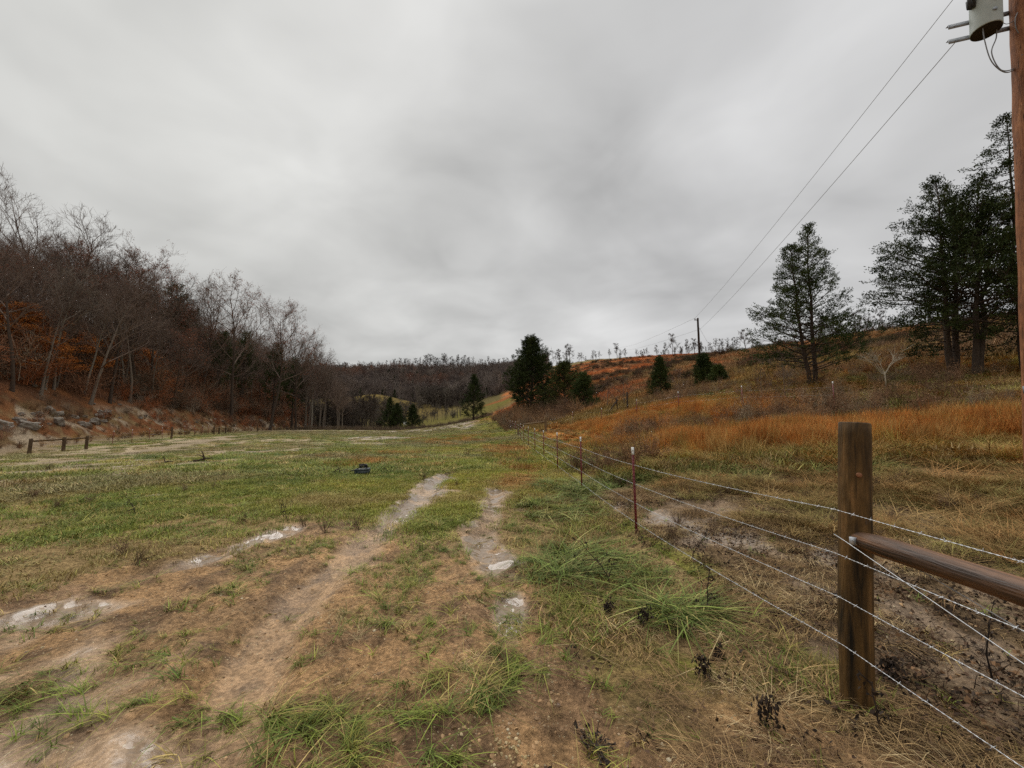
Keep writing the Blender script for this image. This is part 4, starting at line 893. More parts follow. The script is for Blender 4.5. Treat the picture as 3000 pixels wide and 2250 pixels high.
# ------------------------------------------------------------------ far hills
FT = [bare_tree(500 + k, h=14, spread=s_, first=f_, nl=8, low=True, twr=.055, rad=.26, wob=.08) for k, (s_, f_) in enumerate([(.26, .4), (.34, .3), (.2, .45), (.30, .5)])]
def join_meshes(ms, name):
    bm = bmesh.new()
    for m_ in ms:
        if m_: bm.from_mesh(m_)
    me = bpy.data.meshes.new(name); bm.to_mesh(me); bm.free(); return me
FTJ = [join_meshes(f[:2], 'bare_tree') for f in FT]
LEAFY = shrub(9, 6.5, 22, .55, .06, 5, 9, .55).mesh('leafy_tree'); EV = cedar(310, 9, 2.4, .05, 34, 2.0, tri=10, fol=.6, spray=.6)
EVJ = join_meshes(EV, 'far_evergreen')
W = Bag(); rs = np.random.default_rng(71)
x = rs.uniform(-420, 30, 9600); y = rs.uniform(218, 500, 9600)
kn = el(x, y, -80, 222, 46, 36); m = (kn < .35) & (x < 26 + .03 * (y - 260)) & (y > 236 + 20 * (x < -40) - .05 * np.abs(x)) & (x / y > -1.0)
xx, yy = x[m], y[m]; n = m.sum(); pat = fbm(xx, yy, 40, 700, 3) - .5
tn = tintmix(rs, n, [(.145, .115, .10), (.17, .13, .105), (.115, .09, .08), (.20, .165, .14)]); f = (ss(0, .16, pat) * ss(330, 380, yy) * rs.random(n))[:, None]; tn = tn * (1 - f) + np.array((.26, .115, .065)) * f
kind = rs.choice([0, 1, 2, 3, 4, 5], n, p=[.2, .2, .14, .16, .24, .06]); tn[kind == 5] = (.05, .06, .03)
W.add(xx, yy, kind, rs.uniform(.65, 1.05, n) * (1 - .5 * ss(395, 412, yy)), tn, rs, .04)
# valley-end thickets in front of the knoll, grey and thin
for (x0, x1, y0, y1, nn, sc) in [(-100, -48, 150, 200, 260, .75), (-75, -20, 165, 205, 60, .6), (-60, -30, 225, 262, 160, .9), (-70, -52, 128, 150, 80, .7)]:
    xx, yy = rs.uniform(x0, x1, nn), rs.uniform(y0, y1, nn); W.add(xx, yy, rs.choice([0, 2, 3, 4], nn, p=[.3, .3, .3, .1]), rs.uniform(.5, 1.0, nn) * sc, tintmix(rs, nn, [(.10, .082, .066), (.13, .11, .088), (.075, .06, .05)]), rs, .04)
W.done('woods', [(m_, M_STEM) for m_ in FTJ] + [(LEAFY, M_STEM), (EVJ, M_STEM)], 'dense brown winter wood covering the far hill', 'woods')

FTS = [join_meshes(bare_tree(520 + k, h=14, spread=s_, first=f_, nl=10, twr=.036, rad=.20, wob=.15, lean=.07)[:2], 'bare_tree') for k, (s_, f_) in enumerate([(.32, .22), (.22, .32), (.28, .16), (.18, .36)])]
for me in FTS: me.materials.clear(); me.materials.append(M_BARKD)
def far_tree(x, y, h, v, label, group, nm='ridge_tree'):
    o = link(nm, FTS[v]); z = H(x, y); o.location = (x, y, z - .3); o.rotation_euler = (0, 0, random.uniform(0, 6.28)); s = h / 14; o.scale = (s * random.uniform(.85, 1.15), s * random.uniform(.85, 1.15), s)
    return tag(o, label, 'tree', group)
rr_ = random.Random(3)
px_ = 985
while px_ < 1500:
    dep = rr_.uniform(424, 440); x = (px_ - 1500) / FPX * dep; top = np.interp(px_, [985, 1060, 1160, 1250, 1300, 1500], [1070, 1062, 1052, 1044, 1042, 1052]) + rr_.uniform(-7, 9)
    z = H(x, dep); h = top_z(top, dep) - z
    if px_ > 1180 or rr_.random() < .6: far_tree(x, dep, max(8, min(h, 19)), rr_.randrange(4), 'thin leafless tree in the row along the crest of the far wooded hill', 'leafless trees along the far crest')
    px_ += rr_.uniform(6, 12)
far_tree((1299 - 1500) / FPX * 420, 420, 21, 1, 'dark tree rising above its neighbours on the far crest', 'leafless trees along the far crest')
_ridge = [(1631,370,285),(1643,370,300),(1660,340,290),(1672,335,278),(1706,400,276),(1741,360,282),(1749,370,275),(1788,352,272),(1812,320,270),(1821,375,275),(1836,360,268),(1870,365,276),(1886,370,280),(1903,340,270),(1930,325,272),(1955,308,266),(1977,255,240),(1983,330,262),(2002,335,270),(2020,285,268),(2042,285,270),(2064,300,266),(2093,305,270),(2107,275,262),(2127,280,268),(2138,270,258),(2156,275,266),(2170,265,262),(2196,215,250),(2215,250,255)]
_lab = {0: 'lone leafless tree nearest the dark centre cedar on the ridge', 3: 'taller of two leafless ridge trees right of the centre cedar', 4: 'short bushy-headed tree on the ridge', 8: 'broad leafless tree about the middle of the ridge row', 16: 'tallest leafless tree on the ridge, its trunk reaching down the orange slope', 28: 'tall leafless ridge tree beside the big open cedar'}
for k, (px_, zy, dep) in enumerate(_ridge):
    x = (px_ - 1500) / FPX * dep; z = H(x, dep); h = top_z(900 + zy * .3617, dep) - z
    far_tree(x, dep, max(7, h * 1.3), (k * 3) % 4 if k != 4 else 1, _lab.get(k, 'leafless tree standing clear in the sparse row along the grassy ridge'), 'leafless trees along the grassy ridge')
for k in range(34):
    px_ = rr_.choice([rr_.uniform(1625, 1760), rr_.uniform(1800, 1900), rr_.uniform(1930, 2230), rr_.uniform(1930, 2230)]); dep = rr_.uniform(262, 292); x = (px_ - 1500) / FPX * dep
    far_tree(x, dep, rr_.uniform(3, 9), rr_.randrange(4), 'low leafless tree or bush filling a gap in the sparse row along the grassy ridge', 'leafless trees along the grassy ridge')
for k in range(16):
    dep = rr_.uniform(90, 130); px_ = rr_.uniform(2490, 2620) if k < 7 else rr_.uniform(2300, 2500); x = (px_ - 1500) / FPX * dep; z = H(x, dep)
    far_tree(x, dep, rr_.uniform(6, 9), k % 4, 'leafless tree showing over the right shoulder between the cedars', 'leafless trees behind the right shoulder')
for (px_, py_, top) in [(1015, 1238, 1150), (1032, 1238, 1158), (1048, 1238, 1150), (1062, 1238, 1160), (1004, 1236, 1165), (1085, 1236, 1140), (1098, 1236, 1150), (1120, 1236, 1172), (990, 1236, 1150), (975, 1236, 1140), (1040, 1236, 1175)]:
    dep = rr_.uniform(132, 150); x = (px_ - 1500) / FPX * dep; far_tree(x, dep, top_z(top, dep) - H(x, dep), rr_.randrange(4), 'slim pale trunk in the thicket at the far end of the field', 'thin trees at the far end of the field', 'thin_tree')

# ------------------------------------------------------------------ cedars
def put_cedar(meshes, px_, dep, label, mats, rotz=0, scale=1, name='cedar_tree', cat='tree', group=None, dz=0):
    x, y, z = at_depth(px_, dep); return tree_thing(name, meshes, mats, ('trunk', 'branches', 'foliage'), (x, y, z + dz), label, cat, group, rotz, scale)
zz = at_depth(2392, 24.6)
hC = top_z(668, 24.6) - zz[2]
put_cedar(cedar(401, hC, 4.3, .12, 170, 5.4, tri=25, trunks=((0, 0, .025, 0), (-.85, .1, .01, 0)), inc0=86, inc1=38, fol=.115, inner=.42, r0=.11, spray=.30, rag=.28, prof=lambda g: (1 - g) ** .9 * (.86 + .14 * min(1, g / .1))), 2392, 24.6,
          'open twin-trunked cedar standing alone on the right slope', (M_BARKD, M_BARKD, M_CEDAR))
hA = top_z(530, 22.6) - at_depth(2805, 22.6)[2]
lop = lambda az, g: ((1.15 if math.cos(az) < 0 else .8) if g > .2 else .5)
put_cedar(cedar(402, hA, 5.7, .13, 175, 4.8, tri=25, trunks=((0, 0, .035, 0), (.5, .1, .08, 0)), inc0=96, inc1=30, fol=.13, inner=.5, r0=.145, spray=.36, rag=.25, sidef=lop, prof=lambda g: (1 - g) ** .92 * (.72 + .28 * min(1, g / .2))), 2800, 22.6,
          'large dark cedar with a thick straight trunk left of the utility pole', (M_BARKD, M_BARKD, M_CEDARD))
xB, yB, zB = at_depth(2868, 21.2)
tree_thing('cedar_tree', cedar(403, 11.5, 4.2, .25, 150, 5, tri=28, trunks=((0, 0, .13, 0), (.3, 0, .20, .03)), inc0=80, inc1=36, fol=.13, inner=.55, r0=.13, spray=.36, rag=.3), (M_BARKD, M_BARKD, M_CEDARD), ('trunk', 'branches', 'foliage'), (xB, yB, zB),
           'leaning dark cedar with paired trunks just behind the largest one', 'tree')
xB, yB, zB = at_depth(3010, 20.5)
tree_thing('cedar_tree', cedar(404, top_z(340, 20.5) - zB, 3.9, .1, 120, 4.4, tri=24, trunks=((0, 0, .075, 0),), inc0=84, inc1=70, fol=.13, inner=.4, r0=.12, spray=.36, rag=.5), (M_BARKD, M_BARKD, M_CEDARD), ('trunk', 'branches', 'foliage'), (xB, yB, zB),
           'tallest dark cedar, mostly hidden behind the near utility pole', 'tree')
hD = top_z(1003, 66) - at_depth(1555, 66)[2]
DENSE = lambda g: (1 - g) ** .5 * (.8 + .2 * min(1, g / .15))
put_cedar(cedar(405, hD, 5.2, .03, 170, 4.5, tri=34, inc0=70, inc1=25, fol=.19, inner=.35, spray=.46, rag=.38, prof=DENSE), 1558, 66, 'big dense dark cedar in the centre beyond the fence', (M_BARKD, M_BARKD, M_CEDARD))
def cone(seed, h, rb): return cedar(seed, h, rb * 1.45, .02, 100, 4, tri=28, inc0=70, inc1=25, fol=.20, inner=.3, spray=.45, rag=.42, prof=lambda g: (1 - g) ** .75)
dpt = 90; put_cedar(cone(406, top_z(1102, 90) - at_depth(1385, 90)[2], 2.6), 1388, 90, 'conical cedar standing by itself left of the centre cedar', (M_BARKD, M_BARKD, M_CEDARD))
put_cedar(cone(407, top_z(1168, 118) - H(-36.6, 118), 2.3), 1143, 118, 'left one of the touching pair of small dark cedars at the field end', (M_BARKD, M_BARKD, M_CEDARD))
put_cedar(cone(408, top_z(1186, 116) - H(-34, 116), 2.3), 1164, 116, 'right one of the touching pair of small dark cedars at the field end', (M_BARKD, M_BARKD, M_CEDARD))
put_cedar(cone(409, top_z(1190, 112) - H(-29, 112), 2.0), 1210, 112, 'small pointed cedar right of the touching pair at the field end', (M_BARKD, M_BARKD, M_CEDARD))
def bushy(seed, h, rb): return cedar(seed, h, rb * 1.5, .0, 110, 4.5, tri=28, inc0=75, inc1=20, fol=.17, inner=.3, spray=.38, rag=.3, prof=lambda g: (1 - g) ** .4 * .9)
put_cedar(bushy(410, 6.4, 2.9), 1655, 60, 'rounded yellow-green cedar bush touching the centre cedar', (M_BARKD, M_BARKD, M_CEDARY))
put_cedar(bushy(411, 4.4, 1.5), 1710, 56, 'smaller green cedar bush at the right end of the centre group', (M_BARKD, M_BARKD, M_CEDARG))
put_cedar(bushy(412, 4.0, .85), 1936, 46, 'upright dark cedar bush left of the far utility pole', (M_BARKD, M_BARKD, M_CEDARG))
put_cedar(bushy(413, 3.0, .8), 2068, 41, 'spreading bright green cedar bush at the foot of the far pole', (M_BARKD, M_BARKD, M_CEDARG))
put_cedar(bushy(414, 1.5, .6), 2110, 39, 'small green cedar bush right of the spreading one', (M_BARKD, M_BARKD, M_CEDARG))
# leafless saplings on the right slope
SAP = bare_tree(601, h=4, spread=.38, first=.12, nl=9, low=True, twr=.010, rad=.05, wob=.15)
for k, (px_, dep, h, lab) in enumerate([(1780, 46, 4.2, 'grey leafless sapling right of the centre cedar group'), (1830, 44, 3.8, 'leafless sapling beside the leaning old posts'), (2300, 22, 2.6, 'leafless sapling left of the open cedar'), (1990, 36, 3, 'small leafless sapling between the two cedar bushes'), (2235, 24, 2.4, 'bent leafless sapling on the brushy bank')]):
    x, y, z = at_depth(px_, dep)
    if k == 0: _sp = tree_thing('sapling', SAP, (M_BARK, M_TWIG, None), ('trunk', 'crown', 'x'), (x, y, z), lab, 'sapling', 'leafless saplings on the right slope', 0, h / 4)
    else: dup(_sp, (x, y, z), k * 1.7, h / 4, lab)
x, y, z = at_depth(2600, 20.5)
T = MB(); rs = np.random.default_rng(8); T.tube([(0, 0, -.1), (0.02, 0, .5), (0, 0, 1.0)], [.035, .03, .028], 6); B = MB()
for (dx, dz, L) in [(-.9, .75, 1.7), (-.5, 1, 1.2), (.9, .9, 2.0), (.6, 1.1, 1.6), (.1, 1, 1.1), (-.2, 1.2, 1.4)]:
    lp, _ = limb(B, (0, 0, .75 + .2 * rs.random()), (dx, rs.normal() * .3, dz), L, .020, .009, 5, .16, .03, rs, 5)
    for j in range(7):
        q, qd = lerp_pts(lp, rs.uniform(.4, 1)); p2, _ = limb(B, q, unit(qd + perp(rs, qd) * .8), L * .35, .014, .006, 3, .15, .04, rs, 4)
        limb(B, p2[1], unit(qd + perp(rs, qd)), L * .2, .008, .005, 2, .15, .04, rs, 3)
M_WHB = mat_noise('bleached_bark', [(.3, (.26, .22, .16)), (.7, (.42, .36, .27))], 4, .8)
e = empty('dead_shrub', (x, y, z), 'bleached pale leafless shrub between the open cedar and the dark cedars', 'shrub')
part('trunk', T, M_WHB, e, True); part('crown', B, M_WHB, e)

# ------------------------------------------------------------------ rocks and log on the left bank
M_ROCK = mat_noise('limestone', [(.3, (.13, .10, .080)), (.55, (.26, .23, .19)), (.75, (.40, .37, .33))], 1.6, .8, (1, 1, 2.5), .8, detail=8)
def rock(px_, py_, w, h, dep_, ang, label, seed):
    x, y, z = hit(px_, py_, 15, 140); bm = bmesh.new(); bmesh.ops.create_icosphere(bm, subdivisions=4, radius=.5)
    for v in bm.verts:
        c = v.co.copy()
        for _ in range(2): c = Vector([max(-.36, min(.36, k)) for k in c])
        st = math.floor((c.z + c.x * .3) * 7) / 7; c *= 1 + .22 * mnoise.noise(c * 3 + Vector((seed, 0, 0))) + .25 * (mnoise.noise(Vector((seed, st * 9, 1))))
        c += Vector((mnoise.noise(c * 9 + Vector((seed, 3, 1))), mnoise.noise(c * 9 + Vector((5, seed, 2))), mnoise.noise(c * 9 + Vector((1, 2, seed))))) * .035
        v.co = Vector((c.x * w, c.y * dep_, c.z * h)) * 1.35
    me = bpy.data.meshes.new('rock'); bm.to_mesh(me); bm.free(); o = link('rock', me, M_ROCK); o.location = (x, y, z + h * .12); o.rotation_euler = (R(12), R(ang), R(50 + seed * 9)); tag(o, label, 'rock', 'rocks showing in the left bank')
for k, (px_, py_, w, h, d_, an, lab) in enumerate([(3, 1255, 1.6, 1.7, 1.2, 20, 'pale rock cut by the left edge of the photo'), (82, 1250, 2.0, 1.2, 1.5, 12, 'broad low rock on the bank behind the wooden brace fence'), (150, 1212, .75, 2.0, 1, -32, 'upper pale slab of the long tilted outcrop'), (172, 1243, .8, 1.7, 1, -18, 'lower pale slab of the long tilted outcrop'),
        (215, 1222, 1.1, .6, 1, 15, 'small grey rock between the outcrop and the slabs'), (248, 1248, 1.8, .9, 1.2, 22, 'wide grey rock at the foot of the bank'), (278, 1240, 1.3, 1.1, 1, 38, 'grey rock between the wide rock and the square slabs'), (292, 1222, 1.3, .8, 1, 40, 'square-edged slab on the left of the leaning pair'), (316, 1212, 1.5, .8, 1, 38, 'square-edged slab on the right of the leaning pair'),
        (350, 1186, .7, .3, .6, 5, 'small pale stone in the leaf litter above the slabs'), (272, 1183, .6, .3, .6, 5, 'flat pale stone under the second pale trunk'), (762, 1234, 1.6, .9, 1, 10, 'pale rock on the far end of the bank'), (798, 1246, 1.6, .6, 1, -10, 'low pale rock near the far fence posts'), (448, 1274, .8, .3, .6, 0, 'white flat stone in the grass by the wire fence')]):
    rock(px_, py_, w * .68, h * .66, d_ * .7, an, lab, k + 1)
rr2 = random.Random(12)
for k in range(22):
    px_ = rr2.choice([rr2.uniform(20, 360), rr2.uniform(380, 960)]); py_ = np.interp(px_, [0, 360, 620, 960], [1236, 1228, 1236, 1243]) + rr2.uniform(-20, 14) * (1 if px_ < 400 else .5)
    sz = rr2.uniform(.25, .6); rock(px_, py_, sz * 1.5, sz * .8, sz, rr2.uniform(-10, 35), 'small pale stone among the many showing through the earth of the left bank', 40 + k)
a_, b_ = hit(38, 1102, 20, 90), hit(105, 1138, 20, 90)
lg = MB(); A_, B_ = np.array(a_) + (0, 0, .5), np.array(b_) + (0, 0, .2); lg.tube([A_, A_ * .6 + B_ * .4 + (0, 0, .05), B_], [.09, .14, .19], 8)
o = link('fallen_log', lg.mesh('fallen_log', True), M_PALE); tag(o, 'pale fallen log lying downhill against the leaning trunk', 'log')

# ------------------------------------------------------------------ fences
M_POST = mat_noise('treated_post_wood', [(.36, (.020, .012, .004)), (.48, (.078, .042, .012)), (.56, (.115, .062, .018)), (.66, (.20, .105, .036))], 2.2, .7, (6, 6, .7), .45, spec=.25, detail=9, bumpscale=14, dist=.6, crack=(38, 38, 1.6))
M_RAIL = mat_noise('peeled_rail_wood', [(.38, (.035, .017, .008)), (.5, (.115, .050, .017)), (.64, (.23, .105, .042))], 1.8, .58, (8, .55, 8), .3, spec=.55, detail=8, bumpscale=12, dist=.5, crack=(40, 1.8, 40))
M_WOODF = mat_noise('weathered_fence_wood', [(.3, (.10, .065, .035)), (.7, (.24, .165, .09))], 3, .8, (5, 5, 1), .3)
M_WOODD = mat_noise('dark_fence_wood', [(.3, (.05, .032, .02)), (.7, (.13, .085, .05))], 3, .8, (5, 5, 1), .3)
M_WIRE = mat_noise('galvanised_wire', [(.3, (.42, .43, .44)), (.7, (.62, .63, .64))], 30, .42, metal=.4, spec=.6)
M_TAG = mat_noise('zinc_tag', [(.3, (.45, .47, .50)), (.7, (.62, .65, .68))], 30, .45, metal=.4)
M_RED = mat_noise('red_post_paint', [(.35, (.10, .010, .012)), (.65, (.19, .020, .020))], 9, .45, spec=.5, bump=.15)
M_WHT = mat_noise('white_tip_paint', [(.3, (.62, .62, .60)), (.7, (.85, .85, .83))], 12, .5)
M_KNOT = mat_noise('knot_wood', [(.3, (.16, .065, .03)), (.7, (.30, .14, .075))], 30, .5)
def log_post(r, h, seed, taper=.95, n=28, k=26, lean=(0, 0), below=.3, axis_noise=.006):
    mb = MB(); pts = []; 
    for i in range(k + 1):
        f = i / k; z = -below + (h + below) * f; pts.append((z, r * (1 - (1 - taper) * f)))
    V = []
    for z, rad in pts:
        for j in range(n):
            th = j * 2 * math.pi / n; nz = mnoise.noise(Vector((math.cos(th) * 1.2, math.sin(th) * 1.2, z * 1.8 + seed))) * .05 + mnoise.noise(Vector((math.cos(th) * 5, math.sin(th) * 5, z * 3 + seed))) * .018
            rr = rad * (1 + nz); V.append((math.cos(th) * rr + lean[0] * z + axis_noise * math.sin(z * 3 + seed), math.sin(th) * rr + lean[1] * z, z))
    m_ = len(pts); q = [(i*n + j, i*n + (j+1) % n, (i+1)*n + (j+1) % n, (i+1)*n + j) for i in range(m_ - 1) for j in range(n)]
    # bevelled, slightly domed top
    ztop = h + .006
    for j in range(n):
        b = V[(m_-1)*n + j]; V.append(((b[0] - lean[0]*h) * .92 + lean[0]*h, (b[1] - lean[1]*h) * .92 + lean[1]*h, ztop))
    q += [((m_-1)*n + j, (m_-1)*n + (j+1) % n, m_*n + (j+1) % n, m_*n + j) for j in range(n)]
    V.append((lean[0]*h, lean[1]*h, ztop + .002)); c = len(V) - 1; t = [(m_*n + j, m_*n + (j+1) % n, c) for j in range(n)]
    mb.add(V, q, t); return mb
def t_post_meshes():
    b = MB(); h = 1.3; s = .016
    b.box((0, 0, h / 2 - .2), (.036, .006, h + .4)); b.box((0, .0175, h / 2 - .2), (.006, .029, h + .4))
    for k in range(24): b.box((0, -.0055, .06 + k * .05), (.014, .009, .018))
    t = MB(); t.box((0, 0, h - .058 + .003), (.0405, .0105, .12)); t.box((0, .0195, h - .058 + .003), (.0095, .0345, .12)); t.box((0, -.0085, h - .09), (.018, .011, .022)); t.box((0, -.0085, h - .04), (.018, .011, .022))
    return b.mesh('t_post'), t.mesh('white_tip')
TPM, TPT = t_post_meshes(); TPM.materials.append(M_RED); TPT.materials.append(M_WHT)
def t_post(parent, x, y, rz=0, dz=0, lean=(0, 0), sc=1):
    o = link('t_post', TPM, None, parent); o.location = (x, y, H(x, y) + dz); o.rotation_euler = (lean[0], lean[1], rz); o.scale = (1, 1, sc)
    t = link('white_tip', TPT, None, o); return o
def strand(parent, pts, near=9.0, r=.00125, barb=.125, name='wire_strand', twist=True, thick_far=.004):
    """two-ply barbed wire: twisted near the camera, one round wire far away where the twist cannot be seen"""
    mb = MB(); P = [np.array(p, float) for p in pts]; path = [P[0]]
    for a, b in zip(P[:-1], P[1:]):
        L = np.linalg.norm(b - a); m_ = max(2, int(L / .35))
        for k in range(1, m_ + 1):
            f = k / m_; q = a + (b - a) * f; q = q - np.array((0, 0, .022 * min(L, 4) / 4 * 4 * f * (1 - f))); path.append(q)
    cum = [0]
    for a, b in zip(path[:-1], path[1:]): cum.append(cum[-1] + np.linalg.norm(b - a))
    cum = np.array(cum); path = np.array(path)
    at = lambda s: np.array([np.interp(s, cum, path[:, k]) for k in range(3)])
    nearS = [s for s in cum if path[np.searchsorted(cum, s)][1] < near]; sN = max(nearS) if nearS else 0
    if twist and sN > .5:
        m_ = int(sN / .0125); S = np.linspace(0, sN, m_)
        base = np.stack([np.interp(S, cum, path[:, k]) for k in range(3)], 1); ph = S / .05 * 2 * math.pi
        off = np.stack([np.cos(ph), np.zeros_like(ph), np.sin(ph)], 1) * r * .95
        mb.tube(list(base + off), r, 5); mb.tube(list(base - off), r, 5)
    else: sN = 0
    far = [p for p, s in zip(path, cum) if s >= sN - 1e-6]
    if len(far) > 1: mb.tube(far, [max(r * 1.4, min(thick_far, r * 1.4 * (1 + max(0, p[1] - 8) / 25))) for p in far], 5)
    rs = np.random.default_rng(int(P[0][2] * 100) + len(P))
    if barb:
        s = .05
        while s < min(cum[-1], sN + 14):
            c = at(s); d = unit(at(s + .01) - c); a = rs.uniform(0, 3.1); e1 = unit(np.cross(d, (0, 0, 1.))); e2 = np.cross(d, e1)
            w = math.cos(a) * e1 + math.sin(a) * e2; w2 = -math.sin(a) * e1 + math.cos(a) * e2
            for ww, o_ in ((w, -.004), (w2, .004)):
                mb.tube([c + d * o_ - ww * .013 - d * .004, c + d * o_, c + d * o_ + ww * .013 + d * .004], [.0007, .0019, .0007], 4)
            mb.tube([c - d * .006, c + d * .006], r * 2.2, 6); s += barb * rs.uniform(.9, 1.1)
    return part(name, mb, M_WIRE, parent, True)

F1 = empty('wire_fence', (0, 0, 0), 'four-strand barbed wire fence with red steel posts running up the valley from the corner post', 'fence')
px0, py0 = 2.04, 2.45; zc_ = H(px0, py0)
cp_ = part('corner_post', log_post(.083, 1.66, 3.3, .97), M_POST, F1, True, 'thick round brown wooden post with a pale knot'); cp_.location = (px0, py0, zc_); cp_.rotation_euler = (0, R(4.2), 0)
kn_ = MB(); kn_.tube([(0, 0, 0), (0, -.0045, 0)], [.016, .013], 14); kp = part('knot', kn_, M_KNOT, cp_, True); kp.location = (-.036, -.0755, 1.345); kp.rotation_euler = (0, 0, R(-27))
kn_ = MB(); kn_.tube([(0, 0, 0), (0, -.002, 0)], [.010, .006], 12); k2 = part('knot', kn_, M_WOODD, cp_, True); k2.location = (.0, -.0805, 1.07); k2.scale = (1, 1, 2.4)
# brace rail
rl = MB(); A_, B_ = np.array((2.085, 2.40, zc_ + .955)), np.array((2.09, -.35, zc_ + .985)); pts = []; rd = []
for k in range(24):
    f = k / 23; pts.append(A_ + (B_ - A_) * f + np.array((.006 * math.sin(f * 7), 0, .008 * math.sin(f * 5 + 1)))); rd.append((.046 if k == 0 else .056) + .006 * f + .0015 * math.sin(f * 23))
rl.tube(pts, rd, 24); part('brace_rail', rl, M_RAIL, F1, True, 'smooth reddish round rail running out of the frame')
tg = MB(); tg.box((0, 0, 0), (.036, .0025, .046)); tg.box((0, -.003, .004), (.008, .004, .008)); t_ = part('metal_tag', tg, M_TAG, F1); t_.location = (px0 + .065 - .083, py0 - .0855, zc_ + .962); t_.rotation_euler = (0, R(4), R(-14))
near_posts = [(1.91, 6.1), (1.74, 9.8), (1.6, 13.7), (1.44, 17.5), (1.25, 21.3), (1.06, 25.0), (.89, 29), (.73, 33)]
far_posts = [(float(fenx(v)), v) for v in (41, 45, 49, 53, 57, 61)]
for k, (x, y) in enumerate(near_posts + far_posts): t_post(F1, x, y, R(-3 + 5 * math.sin(k * 3)), 0, (R(random.uniform(-1, 1)), R(-.9 + random.uniform(-.8, .8))), 1 if k else 1.0)
def hpost(parent, x, y, h, r=.075, mat=None, lean=(0, 0)):
    o = part('wood_post', log_post(r, h, x + y, .95, 12, 6), mat or M_WOODF, parent, True); o.location = (x, y, H(x, y)); o.rotation_euler = (lean[0], lean[1], 0); return o
hpost(F1, .60, 37, 1.42, .11, M_WOODF); hpost(F1, -1.4, 65.4, 1.4, .09, M_WOODD); hpost(F1, -.9, 62.4, 1.3, .09, M_WOODD)
for zh in ((1.14, 1.03), (.88, .74), (.63, .45), (.36, .16)):
    p = [(1.96, -.6, zc_ + zh[0] + .01), (1.945, 2.40, zc_ + zh[0])]
    for k, (x, y) in enumerate(near_posts + [(.55, 37)] + far_posts): p.append((x - .006, y - .012, H(x, y) + zh[1] + (.02 if y > 30 else 0)))
    strand(F1, p)
# brace wires twisted between the posts
bw = MB(); bw.tube([(1.962, 2.425, zc_ + .985), (1.968, 2.36, zc_ + .965), (1.99, .9, zc_ + .52), (2.0, -.35, zc_ + .12)], .0023, 5); bw.tube([(2.12, 2.46, zc_ + .99), (2.09, .9, zc_ + .62), (2.08, -.35, zc_ + .2)], .0023, 5)
part('brace_wire', bw, M_WIRE, F1, True)

F2 = empty('cross_fence', (0, 0, 0), 'fence of rusty white-tipped posts climbing the orange slope from a wooden brace', 'fence')
hpost(F2, 3.25, 37.2, 1.55, .11, M_WOODF)
rl = MB(); rl.tube([(.68, 37, H(.6, 37) + 1.0), (3.2, 37.2, H(3.25, 37.2) + .95)], .075, 8); part('brace_rail', rl, M_WOODF, F2, True)
xp = [(5.9, 37.5), (7.2, 31), (8.75, 27), (10.4, 24), (12.6, 21), (15.1, 18)]
for (x, y) in xp: t_post(F2, x, y, R(20), .12)
for hh in (1.05, .7):
    strand(F2, [(3.25, 37.1, H(3.25, 37.1) + hh)] + [(x, y, H(x, y) + hh + .1) for x, y in xp], near=0, r=.0010, barb=0, thick_far=.0015)

F3 = empty('left_fence', (0, 0, 0), 'long low fence along the foot of the left bank with three wooden braces', 'fence')
F3.name = 'boundary_fence'
def gp_(px_, dep): x = (px_ - 1500) / FPX * dep; return x, dep
br_ = [gp_(104, 29), gp_(201, 31), gp_(267, 32.6)]
for (x, y) in br_: hpost(F3, x, y, 1.12, .11, M_WOODD)
for a, b in zip(br_[:-1], br_[1:]):
    rl = MB(); rl.tube([(*a, H(*a) + .92), (*b, H(*b) + .96)], .065, 8); part('brace_rail', rl, M_POST, F3, True)
wp = [gp_(511, 44), gp_(759, 77), gp_(865, 98), gp_(1005, 118)]
for (x, y) in wp: hpost(F3, x, y, 1.35, .10, M_WOODD)
b2_ = [gp_(633, 56), gp_(648, 57), gp_(667, 58)]
for (x, y) in b2_: hpost(F3, x, y, 1.2, .10, M_WOODD)
rl = MB(); rl.tube([(*b2_[0], H(*b2_[0]) + .95), (*b2_[2], H(*b2_[2]) + .95)], .06, 8); part('brace_rail', rl, M_WOODF, F3, True)
tp3 = [gp_(341, 36), gp_(397, 38.5), gp_(448, 41), gp_(484, 43), gp_(548, 47.5), gp_(577, 50), gp_(598, 52), gp_(616, 54), gp_(694, 63), gp_(718, 67), gp_(815, 86), gp_(835, 90), gp_(900, 104), gp_(950, 112), gp_(1048, 124), gp_(740, 71)]
for (x, y) in tp3: t_post(F3, x, y, 0, .02, (0, R(random.uniform(-4, 4))))
allp = sorted(br_ + wp + b2_ + tp3, key=lambda p: p[1])
for hh in (1.0, .65): strand(F3, [(x, y, H(x, y) + hh) for x, y in allp], near=0, r=.0012, barb=0, thick_far=.002)
# old leaning posts by the centre cedars
e = empty('old_post', (*gp_(1797, 40), H(*gp_(1797, 40))), 'two old dark leaning posts propped together in the brush', 'post'); 
o = part('post', log_post(.07, 1.9, 1, .9, 8, 4), M_BARKD, e, True); o.rotation_euler = (0, R(38), 0); o.location = (-.7, 0, 0)
o = part('post', log_post(.07, 1.6, 2, .9, 8, 4), M_BARKD, e, True); o.rotation_euler = (0, R(-8), 0); o.location = (.5, 0, .1)
x, y = gp_(1838, 38); o = link('old_post', log_post(.09, 2.0, 5, .9, 8, 4).mesh('old_post', True), M_BARKD); o.location = (x, y, H(x, y)); tag(o, 'single upright old dark post right of the leaning pair', 'post')

